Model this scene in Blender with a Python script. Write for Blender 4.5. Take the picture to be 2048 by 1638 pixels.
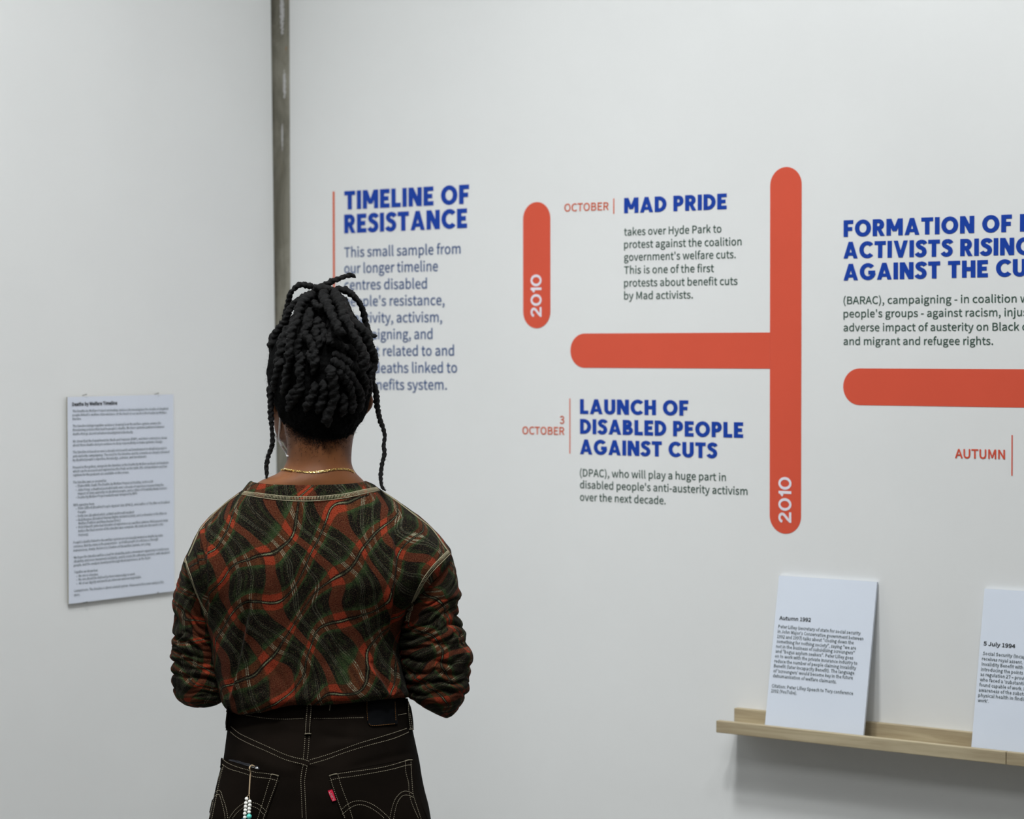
import bpy, bmesh, math, random, os
import numpy as np
from mathutils import Vector, Matrix, noise as mnoise
from mathutils.bvhtree import BVHTree
random.seed(7); RNG = np.random.default_rng(7)
for o in list(bpy.data.objects): bpy.data.objects.remove(o)
S = bpy.context.scene; C = S.collection

# ------------------------------------------------------------------ camera, world, lights, exposure
FPX = 4636.9; W, H = 2048, 1638
YAW, PITCH, ROLL = math.radians(35.78), math.radians(1.56), math.radians(-0.083)
CAM = np.array([3.465, -3.925, 1.62])
_fw = np.array([-math.sin(YAW)*math.cos(PITCH), math.cos(YAW)*math.cos(PITCH), -math.sin(PITCH)])
_rt = np.array([math.cos(YAW), math.sin(YAW), 0.0]); _up = np.cross(_rt, _fw)
RT = _rt*math.cos(ROLL)+_up*math.sin(ROLL); UP = -_rt*math.sin(ROLL)+_up*math.cos(ROLL); FW = _fw
cd = bpy.data.cameras.new('camera'); cam = bpy.data.objects.new('camera', cd); C.objects.link(cam)
M = Matrix.Identity(4)
for i in range(3):
    M[i][0], M[i][1], M[i][2], M[i][3] = RT[i], UP[i], -FW[i], CAM[i]
cam.matrix_world = M
cd.sensor_width = 36; cd.lens = FPX*36/W; cd.clip_start = .05; cd.clip_end = 60
cd.dof.use_dof = True; cd.dof.focus_distance = 3.80; cd.dof.aperture_fstop = 5.0
S.camera = cam
wd = bpy.data.worlds.new('world'); S.world = wd; wd.use_nodes = True
wd.node_tree.nodes['Background'].inputs[0].default_value = (.9, .95, 1, 1)
wd.node_tree.nodes['Background'].inputs[1].default_value = .02
S.view_settings.view_transform = 'Standard'; S.view_settings.look = 'None'
S.view_settings.exposure = 0.0; S.view_settings.gamma = 1.0; S.view_settings.use_curve_mapping = False
CEIL = 4.4
def area(name, x, y, z, sx, sy, power, col=(1, 1, 1), aim=None):
    l = bpy.data.lights.new(name, 'AREA'); l.shape = 'RECTANGLE'; l.size = sx; l.size_y = sy
    l.energy = power; l.color = col
    o = bpy.data.objects.new(name, l); C.objects.link(o); o.location = (x, y, z)
    if aim is not None:
        o.rotation_euler = (Vector(aim)-Vector((x, y, z))).to_track_quat('-Z', 'Y').to_euler()
    return o
COOL = (.965, .99, 1.0)
def spot(name, x, y, z, aim, power, ang, r=.2, col=COOL, blend=1.0):
    l = bpy.data.lights.new(name, 'SPOT'); l.energy = power; l.color = col; l.spot_size = math.radians(ang); l.spot_blend = blend; l.shadow_soft_size = r
    o = bpy.data.objects.new(name, l); C.objects.link(o); o.location = (x, y, z)
    o.rotation_euler = (Vector(aim)-Vector((x, y, z))).to_track_quat('-Z', 'Y').to_euler(); return o
# gallery track spots washing the two walls, and two plain ceiling lamps
spot('track_spot_middle', 1.36, -1.8, CEIL-.05, (1.9, 0, 1.7), 285, 85)
spot('track_spot_right', 2.9, -1.9, CEIL-.05, (3.0, 0, 1.8), 105, 85)
spot('track_spot_upper', 1.9, -1.8, CEIL-.05, (2.2, 0, 2.1), 40, 70)
spot('track_spot_left', 2.0, -2.3, CEIL-.05, (0, -1.7, 1.4), 510, 85)
spot('track_spot_corner', 1.2, -2.6, CEIL-.05, (1.0, 0, 1.0), 43, 85)
area('ceiling_lamp_near', 1.36, -1.45, CEIL-.05, .35, .6, 13.5, COOL)
area('ceiling_lamp_far', 3.2, -4.2, CEIL-.05, 2.4, 1.2, 60, COOL)

# ------------------------------------------------------------------ projection helpers
def ray(px, py):
    d = RT*((px-W/2)/FPX) - UP*((py-H/2)/FPX) + FW
    return d
def on_wall(px, py, y=0.0):           # right wall (plane y = const)
    d = ray(px, py); t = (y-CAM[1])/d[1]; return CAM+d*t
def on_left(px, py, x=0.0):
    d = ray(px, py); t = (x-CAM[0])/d[0]; return CAM+d*t
# person frame
_d = FW + RT*((640-W/2)/FPX); _dh = np.array([_d[0], _d[1], 0]); _dh /= np.linalg.norm(_dh)
PY = _dh; PX = np.array([_dh[1], -_dh[0], 0]); PZ = np.array([0, 0, 1.0])
_o = CAM + (FW*3.9 + RT*((640-W/2)/FPX)*3.9); PO = np.array([_o[0], _o[1], 0])
Rl = np.stack([PX, PY, PZ])                    # world->local rotation
CAML = Rl@(CAM-PO)
def P(px, py, d=0.0):                          # local point seen at pixel, on plane local y = d
    r = Rl@ray(px, py); t = (d-CAML[1])/r[1]; return CAML+r*t
def proj(L):                                   # local points -> pixels
    Wd = np.asarray(L)@Rl + PO - CAM
    z = Wd@FW; return np.stack([W/2+FPX*(Wd@RT)/z, H/2-FPX*(Wd@UP)/z], -1)

# ------------------------------------------------------------------ materials
def lin(c): return tuple(((v/255)/12.92 if v/255 <= .04045 else ((v/255+.055)/1.055)**2.4) for v in c)
class NT:
    def __init__(s, name):
        s.m = bpy.data.materials.new(name); s.m.use_nodes = True; s.t = s.m.node_tree
        s.b = s.t.nodes['Principled BSDF']
    def n(s, kind, **kw):
        q = s.t.nodes.new(kind)
        for k, v in kw.items(): setattr(q, k, v)
        return q
    def l(s, a, b): s.t.links.new(a, b)
    def put(s, sock, v):
        if hasattr(v, 'is_output'): s.l(v, sock)
        else: sock.default_value = v
    def math(s, op, a, b=0.0, c=0.0, clamp=False):
        q = s.n('ShaderNodeMath', operation=op); q.use_clamp = clamp
        for i, v in enumerate((a, b, c)): s.put(q.inputs[i], v)
        return q.outputs[0]
    def mix(s, f, a, b, mode='MIX'):
        q = s.n('ShaderNodeMix', data_type='RGBA', blend_type=mode)
        s.put(q.inputs[0], f)
        for i, v in ((6, a), (7, b)): s.put(q.inputs[i], (v if hasattr(v, 'is_output') else (*v, 1)[:4]))
        return q.outputs[2]
    def noise(s, vec, scale, detail=3, rough=.55, dist=0):
        q = s.n('ShaderNodeTexNoise'); q.inputs['Scale'].default_value = scale; q.inputs['Detail'].default_value = detail
        q.inputs['Roughness'].default_value = rough; q.inputs['Distortion'].default_value = dist
        if vec is not None: s.l(vec, q.inputs['Vector'])
        return q.outputs[0]
    def comb(s, x, y, z=0.0):
        q = s.n('ShaderNodeCombineXYZ')
        for i, v in enumerate((x, y, z)): s.put(q.inputs[i], v)
        return q.outputs[0]
    def step(s, v, a, b):    # smooth 0..1 from a to b
        q = s.n('ShaderNodeMapRange', interpolation_type='SMOOTHSTEP'); s.put(q.inputs[0], v)
        s.put(q.inputs[1], a); s.put(q.inputs[2], b); return q.outputs[0]
    def bump(s, h, strength=.3, dist=.001):
        q = s.n('ShaderNodeBump'); q.inputs['Strength'].default_value = strength; q.inputs['Distance'].default_value = dist
        s.l(h, q.inputs['Height']); s.l(q.outputs[0], s.b.inputs['Normal'])
    def setb(s, col=None, rough=.6, spec=.3, metal=0):
        if col is not None: s.put(s.b.inputs['Base Color'], col if hasattr(col, 'is_output') else (*col, 1))
        s.b.inputs['Roughness'].default_value = rough; s.b.inputs['Specular IOR Level'].default_value = spec
        s.b.inputs['Metallic'].default_value = metal
        return s.m
    def obj(s): return s.n('ShaderNodeTexCoord').outputs['Object']
    def uv(s): return s.n('ShaderNodeTexCoord').outputs['UV']
def plain(name, rgb, rough=.6, spec=.3, metal=0, var=.06, scale=60, bump=0.0):
    t = NT(name); c = lin(rgb); v = t.noise(t.obj(), scale, 4)
    f = t.step(v, .3, .7)
    col = t.mix(f, tuple(x*(1-var) for x in c), tuple(min(1, x*(1+var)) for x in c))
    if bump: t.bump(v, bump, .001)
    return t.setb(col, rough, spec, metal)
MAT = {}
MAT['wall'] = plain('white_wall_paint', (226, 227, 226), .55, .35, 0, .012, 3, .04)
MAT['greywall'] = plain('grey_wall_paint', (150, 152, 152), .6, .3, 0, .012, 3)
MAT['ceil'] = plain('ceiling_paint', (225, 227, 226), .8, .2, 0, .01, 3)
MAT['floor'] = plain('floor_concrete', (120, 118, 114), .5, .3, 0, .12, 4, .1)
MAT['red'] = plain('red_vinyl', (214, 84, 60), .5, .3, 0, .015, 8)
MAT['orange'] = plain('orange_vinyl', (214, 100, 66), .5, .3, 0, .015, 8)
MAT['blue'] = plain('blue_vinyl', (6, 60, 160), .5, .3, 0, .02, 8)
MAT['navy'] = plain('navy_vinyl', (66, 92, 138), .5, .3, 0, .02, 8)
MAT['green'] = plain('dark_green_vinyl', (56, 84, 72), .5, .3, 0, .02, 8)
MAT['whitev'] = plain('white_vinyl', (232, 228, 236), .5, .3, 0, .02, 8)
MAT['card'] = plain('white_foam_board', (212, 219, 230), .6, .25, 0, .01, 5)
MAT['panel'] = plain('printed_panel', (214, 220, 232), .6, .25, 0, .01, 5)
MAT['edge'] = plain('panel_edge', (150, 145, 128), .7, .2)
MAT['ink'] = plain('black_ink', (28, 34, 34), .6, .2)
MAT['ink2'] = plain('grey_ink', (98, 108, 110), .6, .2)
MAT['ink3'] = plain('pale_grey_ink', (122, 131, 133), .6, .2)
MAT['nail'] = plain('steel_nail', (120, 120, 115), .4, .5, .8)
MAT['gold'] = plain('gold_chain', (242, 214, 140), .18, .5, 1, .05)
MAT['cream'] = plain('cream_thread', (150, 142, 116), .8, .2, 0, .12, 900)
MAT['thread'] = plain('jeans_thread', (150, 142, 122), .8, .2, 0, .15, 900)
MAT['othread'] = plain('orange_thread', (120, 82, 40), .8, .2, 0, .15, 900)
MAT['mask'] = plain('white_mask_fabric', (226, 224, 224), .8, .2, 0, .03, 200, .1)
MAT['patch'] = plain('navy_leather_patch', (8, 9, 11), .7, .06, 0, .15, 120, .2)
MAT['tab'] = plain('red_woven_tab', (190, 28, 58), .7, .2, 0, .1, 900)
MAT['tabw'] = plain('white_woven_lettering', (225, 215, 220), .7, .2)
MAT['phone'] = plain('black_phone_case', (26, 27, 31), .3, .5, 0, .05, 200)
MAT['lens'] = plain('phone_lens_glass', (10, 12, 20), .08, .7)
MAT['cord'] = plain('tan_cord', (178, 156, 126), .8, .2, 0, .12, 600)
MAT['pearl'] = plain('pearl_bead', (236, 235, 228), .25, .5, 0, .03)
MAT['turq'] = plain('turquoise_bead', (92, 200, 188), .3, .5, 0, .03)
MAT['sky'] = plain('blue_bead', (60, 140, 190), .3, .5, 0, .03)
MAT['shoe'] = plain('black_shoe', (30, 30, 32), .5, .3, 0, .1)
MAT['sole'] = plain('shoe_sole', (200, 198, 190), .7, .3)

def wood():
    t = NT('pale_pine'); q = t.n('ShaderNodeMapping'); t.l(t.obj(), q.inputs[0]); q.inputs['Scale'].default_value = (1.5, 22, 26)
    v = t.noise(q.outputs[0], 3, 5, .6, .6); f = t.step(v, .3, .72)
    col = t.mix(f, lin((156, 141, 114)), lin((186, 173, 144)))
    t.bump(v, .08, .001); return t.setb(col, .5, .3)
MAT['wood'] = wood()
def concrete():
    t = NT('grey_concrete'); o = t.obj()
    q = t.n('ShaderNodeMapping'); t.l(o, q.inputs[0]); q.inputs['Scale'].default_value = (1, 1, .35)
    a = t.noise(q.outputs[0], 14, 6, .65, .8); b = t.noise(q.outputs[0], 60, 4)
    col = t.mix(t.step(a, .3, .7), lin((112, 109, 97)), lin((158, 155, 142)))
    col = t.mix(t.math('MULTIPLY', t.step(b, .55, .75), .25), col, lin((150, 140, 122)))
    r = t.noise(o, 26, 2); col = t.mix(t.step(r, .735, .78), col, lin((168, 120, 70)))
    z = t.n('ShaderNodeSeparateXYZ'); t.l(o, z.inputs[0]); w = t.noise(o, 160, 3)
    for (xa, ya), (xb, yb), wpx in (((562, -30), (566, 68), 4.2), ((568.5, 140), (569, 200), 2.6), ((564, 240), (565, 300), 1.6)):     # splashes of white paint
        A0, A1 = on_wall(xa, ya, .006), on_wall(xb, yb, .006); hwm = abs(on_wall(xa+wpx, ya, .006)[0]-A0[0])
        zc = t.math('DIVIDE', t.math('SUBTRACT', z.outputs[2], float((A0[2]+A1[2])/2)), float(A0[2]-A1[2])/2)
        xc = t.math('DIVIDE', t.math('SUBTRACT', z.outputs[0], float((A0[0]+A1[0])/2)), float(hwm))
        rr = t.math('ADD', t.math('ADD', t.math('MULTIPLY', zc, zc), t.math('MULTIPLY', xc, xc)), t.math('MULTIPLY', t.math('SUBTRACT', w, .5), 4.0))
        col = t.mix(t.step(rr, 1.0, .8), col, lin((205, 204, 204)))
    t.bump(a, .25, .003); return t.setb(col, .8, .2)
MAT['concrete'] = concrete()
def skin():
    t = NT('brown_skin'); o = t.obj(); a = t.noise(o, 18, 3); b = t.noise(o, 700, 3)
    col = t.mix(t.step(a, .3, .7), lin((104, 62, 32)), lin((118, 72, 39)))
    t.bump(b, .12, .0006); t.setb(col, .5, .35)
    t.b.inputs['Subsurface Weight'].default_value = .08; t.b.inputs['Subsurface Radius'].default_value = (.01, .004, .002)
    t.b.inputs['Subsurface Scale'].default_value = .5
    return t.m
MAT['skin'] = skin()
def hairm():
    t = NT('black_hair'); o = t.obj(); a = t.noise(o, 900, 4, .7); b = t.noise(o, 40, 3)
    col = t.mix(t.step(a, .35, .75), lin((4, 4, 4)), lin((19, 18, 18)))
    col = t.mix(t.math('MULTIPLY', t.step(b, .5, .8), .4), col, lin((17, 14, 12)))
    t.bump(a, .9, .0016); return t.setb(col, .6, .2)
MAT['hair'] = hairm()
MAT['scalp'] = plain('shaded_scalp_hair', (8, 8, 8), .9, .05, 0, .5, 300, .5)  # darker than the twists: shade of the gaps between them painted in
def denim():
    t = NT('dark_brown_denim'); o = t.obj(); a = t.noise(o, 7, 3); b = t.noise(o, 1200, 2)
    q = t.n('ShaderNodeTexWave'); t.l(o, q.inputs[0]); q.inputs['Scale'].default_value = 420; q.bands_direction = 'DIAGONAL'
    col = t.mix(t.step(a, .35, .7), lin((13, 10, 7)), lin((22, 17, 13)))
    col = t.mix(t.math('MULTIPLY', b, .35), col, lin((24, 18, 14)))
    t.bump(q.outputs[1], .15, .0004); return t.setb(col, .9, .04)
MAT['denim'] = denim()
def plaid():
    t = NT('warped_plaid_wool'); uvn = t.uv(); s = t.n('ShaderNodeSeparateXYZ'); t.l(uvn, s.inputs[0]); x, z = s.outputs[0], s.outputs[1]
    m = t.math
    # organic warp of the check
    wx = m('ADD', m('MULTIPLY', m('SINE', m('ADD', m('MULTIPLY', z, 34), m('MULTIPLY', x, 9))), .014),
           m('MULTIPLY', m('SINE', m('ADD', m('MULTIPLY', x, 52), 1.2)), .007))
    wz = m('ADD', m('MULTIPLY', m('SINE', m('ADD', m('MULTIPLY', x, 38), m('MULTIPLY', z, -7))), .015),
           m('MULTIPLY', m('SINE', m('ADD', m('MULTIPLY', z, 47), 2.1)), .008))
    nz = m('MULTIPLY', m('SUBTRACT', t.noise(uvn, 9, 1), .5), .05)
    nz2 = m('MULTIPLY', m('SUBTRACT', t.noise(t.comb(m('ADD', x, 3.1), z), 13, 1), .5), .045)
    X = m('ADD', m('ADD', x, wx), nz); Z = m('ADD', m('ADD', z, wz), nz2)
    a = m('SUBTRACT', m('MULTIPLY', X, .72), m('MULTIPLY', Z, .69))
    b = m('ADD', m('MULTIPLY', X, .86), m('MULTIPLY', Z, .50))
    fz = t.noise(uvn, 700, 3, .75)
    fuzz = m('MULTIPLY', m('SUBTRACT', fz, .5), .16)
    pa = m('ADD', m('SUBTRACT', m('FRACT', m('ADD', m('DIVIDE', a, .062), 20.0)), .5), m('MULTIPLY', fuzz, .35)); A = m('ABSOLUTE', pa)
    pb = m('ADD', m('SUBTRACT', m('FRACT', m('ADD', m('DIVIDE', b, .076), 20.3)), .5), m('MULTIPLY', fuzz, .25)); B = m('ABSOLUTE', pb)
    # base: black-brown with green streaks running along the red bands
    st = t.noise(t.comb(m('MULTIPLY', b, 150), m('MULTIPLY', a, 30)), 1.0, 3, .7)
    st2 = t.noise(t.comb(m('MULTIPLY', b, 620), m('MULTIPLY', a, 60)), 1.0, 2, .6)
    base = t.mix(t.step(st, .46, .68), lin((22, 17, 16)), lin((42, 50, 30)))
    base = t.mix(m('MULTIPLY', t.step(st2, .55, .72), .45), base, lin((62, 66, 46)))
    grn = m('MULTIPLY', t.step(A, .30, .19), m('ADD', .35, m('MULTIPLY', t.step(st, .35, .6), .6)))
    base = t.mix(grn, base, lin((58, 76, 44)))
    rustmask = t.step(A, .186, .162)
    rust = t.mix(t.step(st, .35, .7), lin((78, 38, 24)), lin((112, 56, 34)))
    col = t.mix(m('MULTIPLY', rustmask, .93), base, rust)
    redm = t.step(B, .112, .092)
    col = t.mix(m('MULTIPLY', redm, .85), col, t.mix(rustmask, lin((104, 48, 32)), lin((176, 62, 40))))
    # white thread lines parallel to the red band
    dash = t.step(t.noise(t.comb(m('MULTIPLY', a, 800), m('MULTIPLY', b, 120)), 1.0, 1), .40, .58)
    wl = None
    for c0 in (.300, .338, .376, -.330, -.375):
        k = t.step(m('ABSOLUTE', m('SUBTRACT', pb, c0)), .013, .004)
        wl = k if wl is None else m('MAXIMUM', wl, k)
    wl = m('MULTIPLY', wl, m('MULTIPLY', m('ADD', .16, m('MULTIPLY', rustmask, .62)), m('ADD', .25, m('MULTIPLY', dash, .75))))
    col = t.mix(wl, col, lin((190, 182, 158)))
    # dark dotted centre line of the rust band
    Ac = A
    col = t.mix(m('MULTIPLY', t.step(Ac, .050, .030), .95), col, lin((17, 16, 15)))
    cw = m('MULTIPLY', t.step(Ac, .015, .004), m('ADD', m('ADD', .10, m('MULTIPLY', redm, .75)), m('MULTIPLY', dash, .30)))
    col = t.mix(m('MINIMUM', cw, .85), col, lin((150, 152, 122)))
    # wool flecks
    fl = t.noise(uvn, 520, 3, .85)
    col = t.mix(m('MULTIPLY', t.step(fl, .52, .66), .34), col, lin((150, 118, 92)))
    col = t.mix(m('MULTIPLY', t.step(fl, .49, .38), .72), col, lin((9, 8, 8)))
    col = t.mix(1.0, col, (.58, .66, .62), 'MULTIPLY')
    t.bump(fz, .7, .0014)
    t.setb(col, .95, .03)
    t.b.inputs['Sheen Weight'].default_value = .02
    return t.m
MAT['plaid'] = plaid()

# ------------------------------------------------------------------ object helpers
def link(name, me, mat=None, parent=None):
    o = bpy.data.objects.new(name, me); C.objects.link(o)
    if mat is not None: me.materials.append(MAT[mat] if isinstance(mat, str) else mat)
    if parent is not None: o.parent = parent
    return o
def mesh(name, verts, faces, mat=None, parent=None, smooth=True, uv=None):
    me = bpy.data.meshes.new(name); me.from_pydata([tuple(map(float, v)) for v in verts], [], faces); me.update()
    if smooth: me.polygons.foreach_set('use_smooth', [True]*len(me.polygons))
    if uv is not None:
        u = me.uv_layers.new(name='UVMap'); idx = np.empty(len(me.loops), int); me.loops.foreach_get('vertex_index', idx)
        u.data.foreach_set('uv', np.asarray(uv)[idx].astype(np.float32).ravel())
    return link(name, me, mat, parent)
def bm_obj(name, bm, mat, parent=None, smooth=False):
    me = bpy.data.meshes.new(name); bm.normal_update(); bm.to_mesh(me); bm.free()
    if smooth: me.polygons.foreach_set('use_smooth', [True]*len(me.polygons))
    return link(name, me, mat, parent)
def tag(o, label, cat, group=None):
    o['label'] = label; o['category'] = cat
    if group: o['group'] = group
    return o
def empty(name, loc, label, cat, group=None):
    o = bpy.data.objects.new(name, None); C.objects.link(o); o.location = loc; o.empty_display_size = .05
    return tag(o, label, cat, group)
def box(bm, lo, hi, bev=0):
    r = bmesh.ops.create_cube(bm, size=1.0); v = r['verts']
    for q in v: q.co = Vector([lo[i]+(q.co[i]+.5)*(hi[i]-lo[i]) for i in range(3)])
    if bev:
        es = list({e for q in v for e in q.link_edges}); bmesh.ops.bevel(bm, geom=es, offset=bev, segments=2, affect='EDGES', profile=.6)
class Geo:
    def __init__(s): s.v = []; s.f = []; s.n = 0
    def add(s, V, F):
        V = np.asarray(V, float).reshape(-1, 3); s.v.append(V); s.f += [tuple(i+s.n for i in q) for q in F]; s.n += len(V)
    def obj(s, name, mat, parent=None, smooth=True):
        return mesh(name, np.concatenate(s.v), s.f, mat, parent, smooth)
def grid_faces(nr, nc, closed=True, flip=False):
    F = []
    for i in range(nr-1):
        for j in range(nc if closed else nc-1):
            k = (j+1) % nc
            q = (i*nc+j, i*nc+k, (i+1)*nc+k, (i+1)*nc+j)
            F.append(q[::-1] if flip else q)
    return F
def capped(nr, nc, flip=False):
    F = grid_faces(nr, nc, True, flip); a = tuple(range(nc))[::-1]; b = tuple((nr-1)*nc+j for j in range(nc))
    return F+([a, b] if not flip else [a[::-1], b[::-1]])
def catmull(pts, n):
    p = np.asarray(pts, float); k = len(p)
    if k == 2: return p[0]+(p[1]-p[0])*np.linspace(0, 1, n)[:, None]
    e = np.vstack([2*p[0]-p[1], p, 2*p[-1]-p[-2]])
    t = np.linspace(0, k-1, n); i = np.minimum(t.astype(int), k-2); f = (t-i)[:, None]
    a, b, c, d = e[i], e[i+1], e[i+2], e[i+3]
    return .5*((2*b)+(c-a)*f+(2*a-5*b+4*c-d)*f**2+(3*b-a-3*c+d)*f**3)
def resample(p, step):
    p = np.asarray(p, float); s = np.r_[0, np.cumsum(np.linalg.norm(np.diff(p, axis=0), axis=1))]
    n = max(3, int(s[-1]/step)+1); t = np.linspace(0, s[-1], n)
    return np.stack([np.interp(t, s, p[:, i]) for i in range(p.shape[1])], 1), t
def frames(p):
    T = np.gradient(p, axis=0); T /= np.linalg.norm(T, axis=1)[:, None]+1e-12
    n = np.cross(T[0], [0.3, .2, .93]); n /= np.linalg.norm(n); N = [n]
    for i in range(1, len(p)):
        n = N[-1]-T[i]*np.dot(N[-1], T[i]); N.append(n/(np.linalg.norm(n)+1e-12))
    N = np.array(N); return T, N, np.cross(T, N)
def tube(g, p, r, nc=8):
    p = np.asarray(p, float); r = np.broadcast_to(r, (len(p),)); T, N, B = frames(p)
    th = np.linspace(0, 2*np.pi, nc, endpoint=False)
    V = p[:, None]+(N[:, None]*np.cos(th)[None, :, None]+B[:, None]*np.sin(th)[None, :, None])*r[:, None, None]
    g.add(V, capped(len(p), nc))
def ball(g, c, r, nu=14, nv=9, rot=None):
    r = np.broadcast_to(r, (3,)); V = []
    for i in range(nv):
        a = np.pi*(i+.5*0)/(nv-1); a = min(max(a, .02), np.pi-.02)
        for j in range(nu):
            b = 2*np.pi*j/nu; V.append([np.sin(a)*np.cos(b), np.sin(a)*np.sin(b), np.cos(a)])
    V = np.array(V)*r
    if rot is not None: V = V@np.array(rot).T
    g.add(V+np.asarray(c), capped(nv, nu, True))
def capsule(g, a, b, ra, rb, n=14):
    a, b = np.asarray(a, float), np.asarray(b, float); d = b-a; L = np.linalg.norm(d)
    d = d/L; ts = []
    for k in range(5): ang = np.pi/2*(1-k/4); ts.append((a-d*ra*np.sin(ang), max(ra*np.cos(ang), ra*.06)))
    for k in range(5): ang = np.pi/2*k/4; ts.append((b+d*rb*np.sin(ang), max(rb*np.cos(ang), rb*.06)))
    tube(g, np.array([q[0] for q in ts]), np.array([q[1] for q in ts]), n)

# ------------------------------------------------------------------ room shell
def slab(name, lo, hi, mat):
    bm = bmesh.new(); box(bm, lo, hi); o = bm_obj(name, bm, mat); o['kind'] = 'structure'; return o
RX, RY = 8.0, -9.0
colR = on_wall(582, 819)[0]
slab('floor', (-.2, RY-.2, -.1), (RX+.2, .2, 0), 'floor')
slab('ceiling', (-.2, RY-.2, CEIL), (RX+.2, .2, CEIL+.1), 'ceil')
slab('wall_right', (colR, 0, 0), (RX+.2, .2, CEIL), 'wall')
slab('wall_back', (-.2, RY-.2, 0), (RX+.2, RY, CEIL), 'greywall')
slab('wall_side', (RX, RY, 0), (RX+.2, 0, CEIL), 'greywall')
# left wall stops just short of the corner column (its end is slightly out of plumb)
e0 = on_left(541.5, 0); e1 = on_left(549, 600)
def ey(z): return e0[1]+(e1[1]-e0[1])*(z-e0[2])/(e1[2]-e0[2])
yb, yt = ey(0), ey(CEIL)
lw = mesh('wall_left', [(-.2, RY, 0), (0, RY, 0), (0, yb, 0), (-.2, yb, 0), (-.2, RY, CEIL), (0, RY, CEIL), (0, yt, CEIL), (-.2, yt, CEIL)],
          [(0, 3, 2, 1), (4, 5, 6, 7), (0, 1, 5, 4), (1, 2, 6, 5), (2, 3, 7, 6), (3, 0, 4, 7)], 'wall', None, False)
lw['kind'] = 'structure'
bm = bmesh.new(); box(bm, (-.2, .006, 0), (colR-.0015, .2, CEIL), 0); box(bm, (-.2, -.09, 0), (-.037, .0061, CEIL), 0)
cj = bm_obj('trim_1', bm, 'concrete'); cj['kind'] = 'structure'

# ------------------------------------------------------------------ lettering
FONT = None
try:
    _fp = os.path.join(bpy.utils.system_resource('DATAFILES'), 'fonts', 'Noto Sans CJK Regular.woff2')
    FONT = bpy.data.fonts.load(_fp)
except Exception: FONT = None
def text_geo(body, bold=0.0, res=3, strikes=8):
    """flat letters; bold = stroke growth as a share of the cap height (the outline is struck several times round a small circle)"""
    V, F = text_raw(body, res)
    if bold <= 0: return V, F
    k = bold*capheight(); VV, FF = [V], list(F); n = len(V)
    for a in np.linspace(0, 2*np.pi, strikes, endpoint=False):
        FF += [tuple(i+n*len(VV) for i in f) for f in F]; VV.append(V+[k*math.cos(a), k*math.sin(a)])
    return np.vstack(VV), FF
_raw = {}
def text_raw(body, res=3):
    for q, r in (('\u2018', chr(39)), ('\u2019', chr(39)), ('\u201c', chr(34)), ('\u201d', chr(34))): body = body.replace(q, r)
    if (body, res) in _raw: return _raw[(body, res)]
    r = _text_raw(body, res); _raw[(body, res)] = r; return r
def _text_raw(body, res=3):
    cu = bpy.data.curves.new('t', 'FONT'); cu.body = body; cu.size = 1; cu.resolution_u = res
    if FONT: cu.font = FONT
    o = bpy.data.objects.new('t', cu); C.objects.link(o); bpy.context.view_layer.update()
    dg = bpy.context.evaluated_depsgraph_get(); me = bpy.data.meshes.new_from_object(o.evaluated_get(dg))
    V = np.empty(len(me.vertices)*3); me.vertices.foreach_get('co', V); V = V.reshape(-1, 3)[:, :2]
    F = [tuple(p.vertices) for p in me.polygons]
    bpy.data.objects.remove(o); bpy.data.curves.remove(cu); bpy.data.meshes.remove(me)
    return V, F
_cap = None
def capheight():
    global _cap
    if _cap is None: _cap = text_raw('H')[0][:, 1].max()
    return _cap
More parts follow.
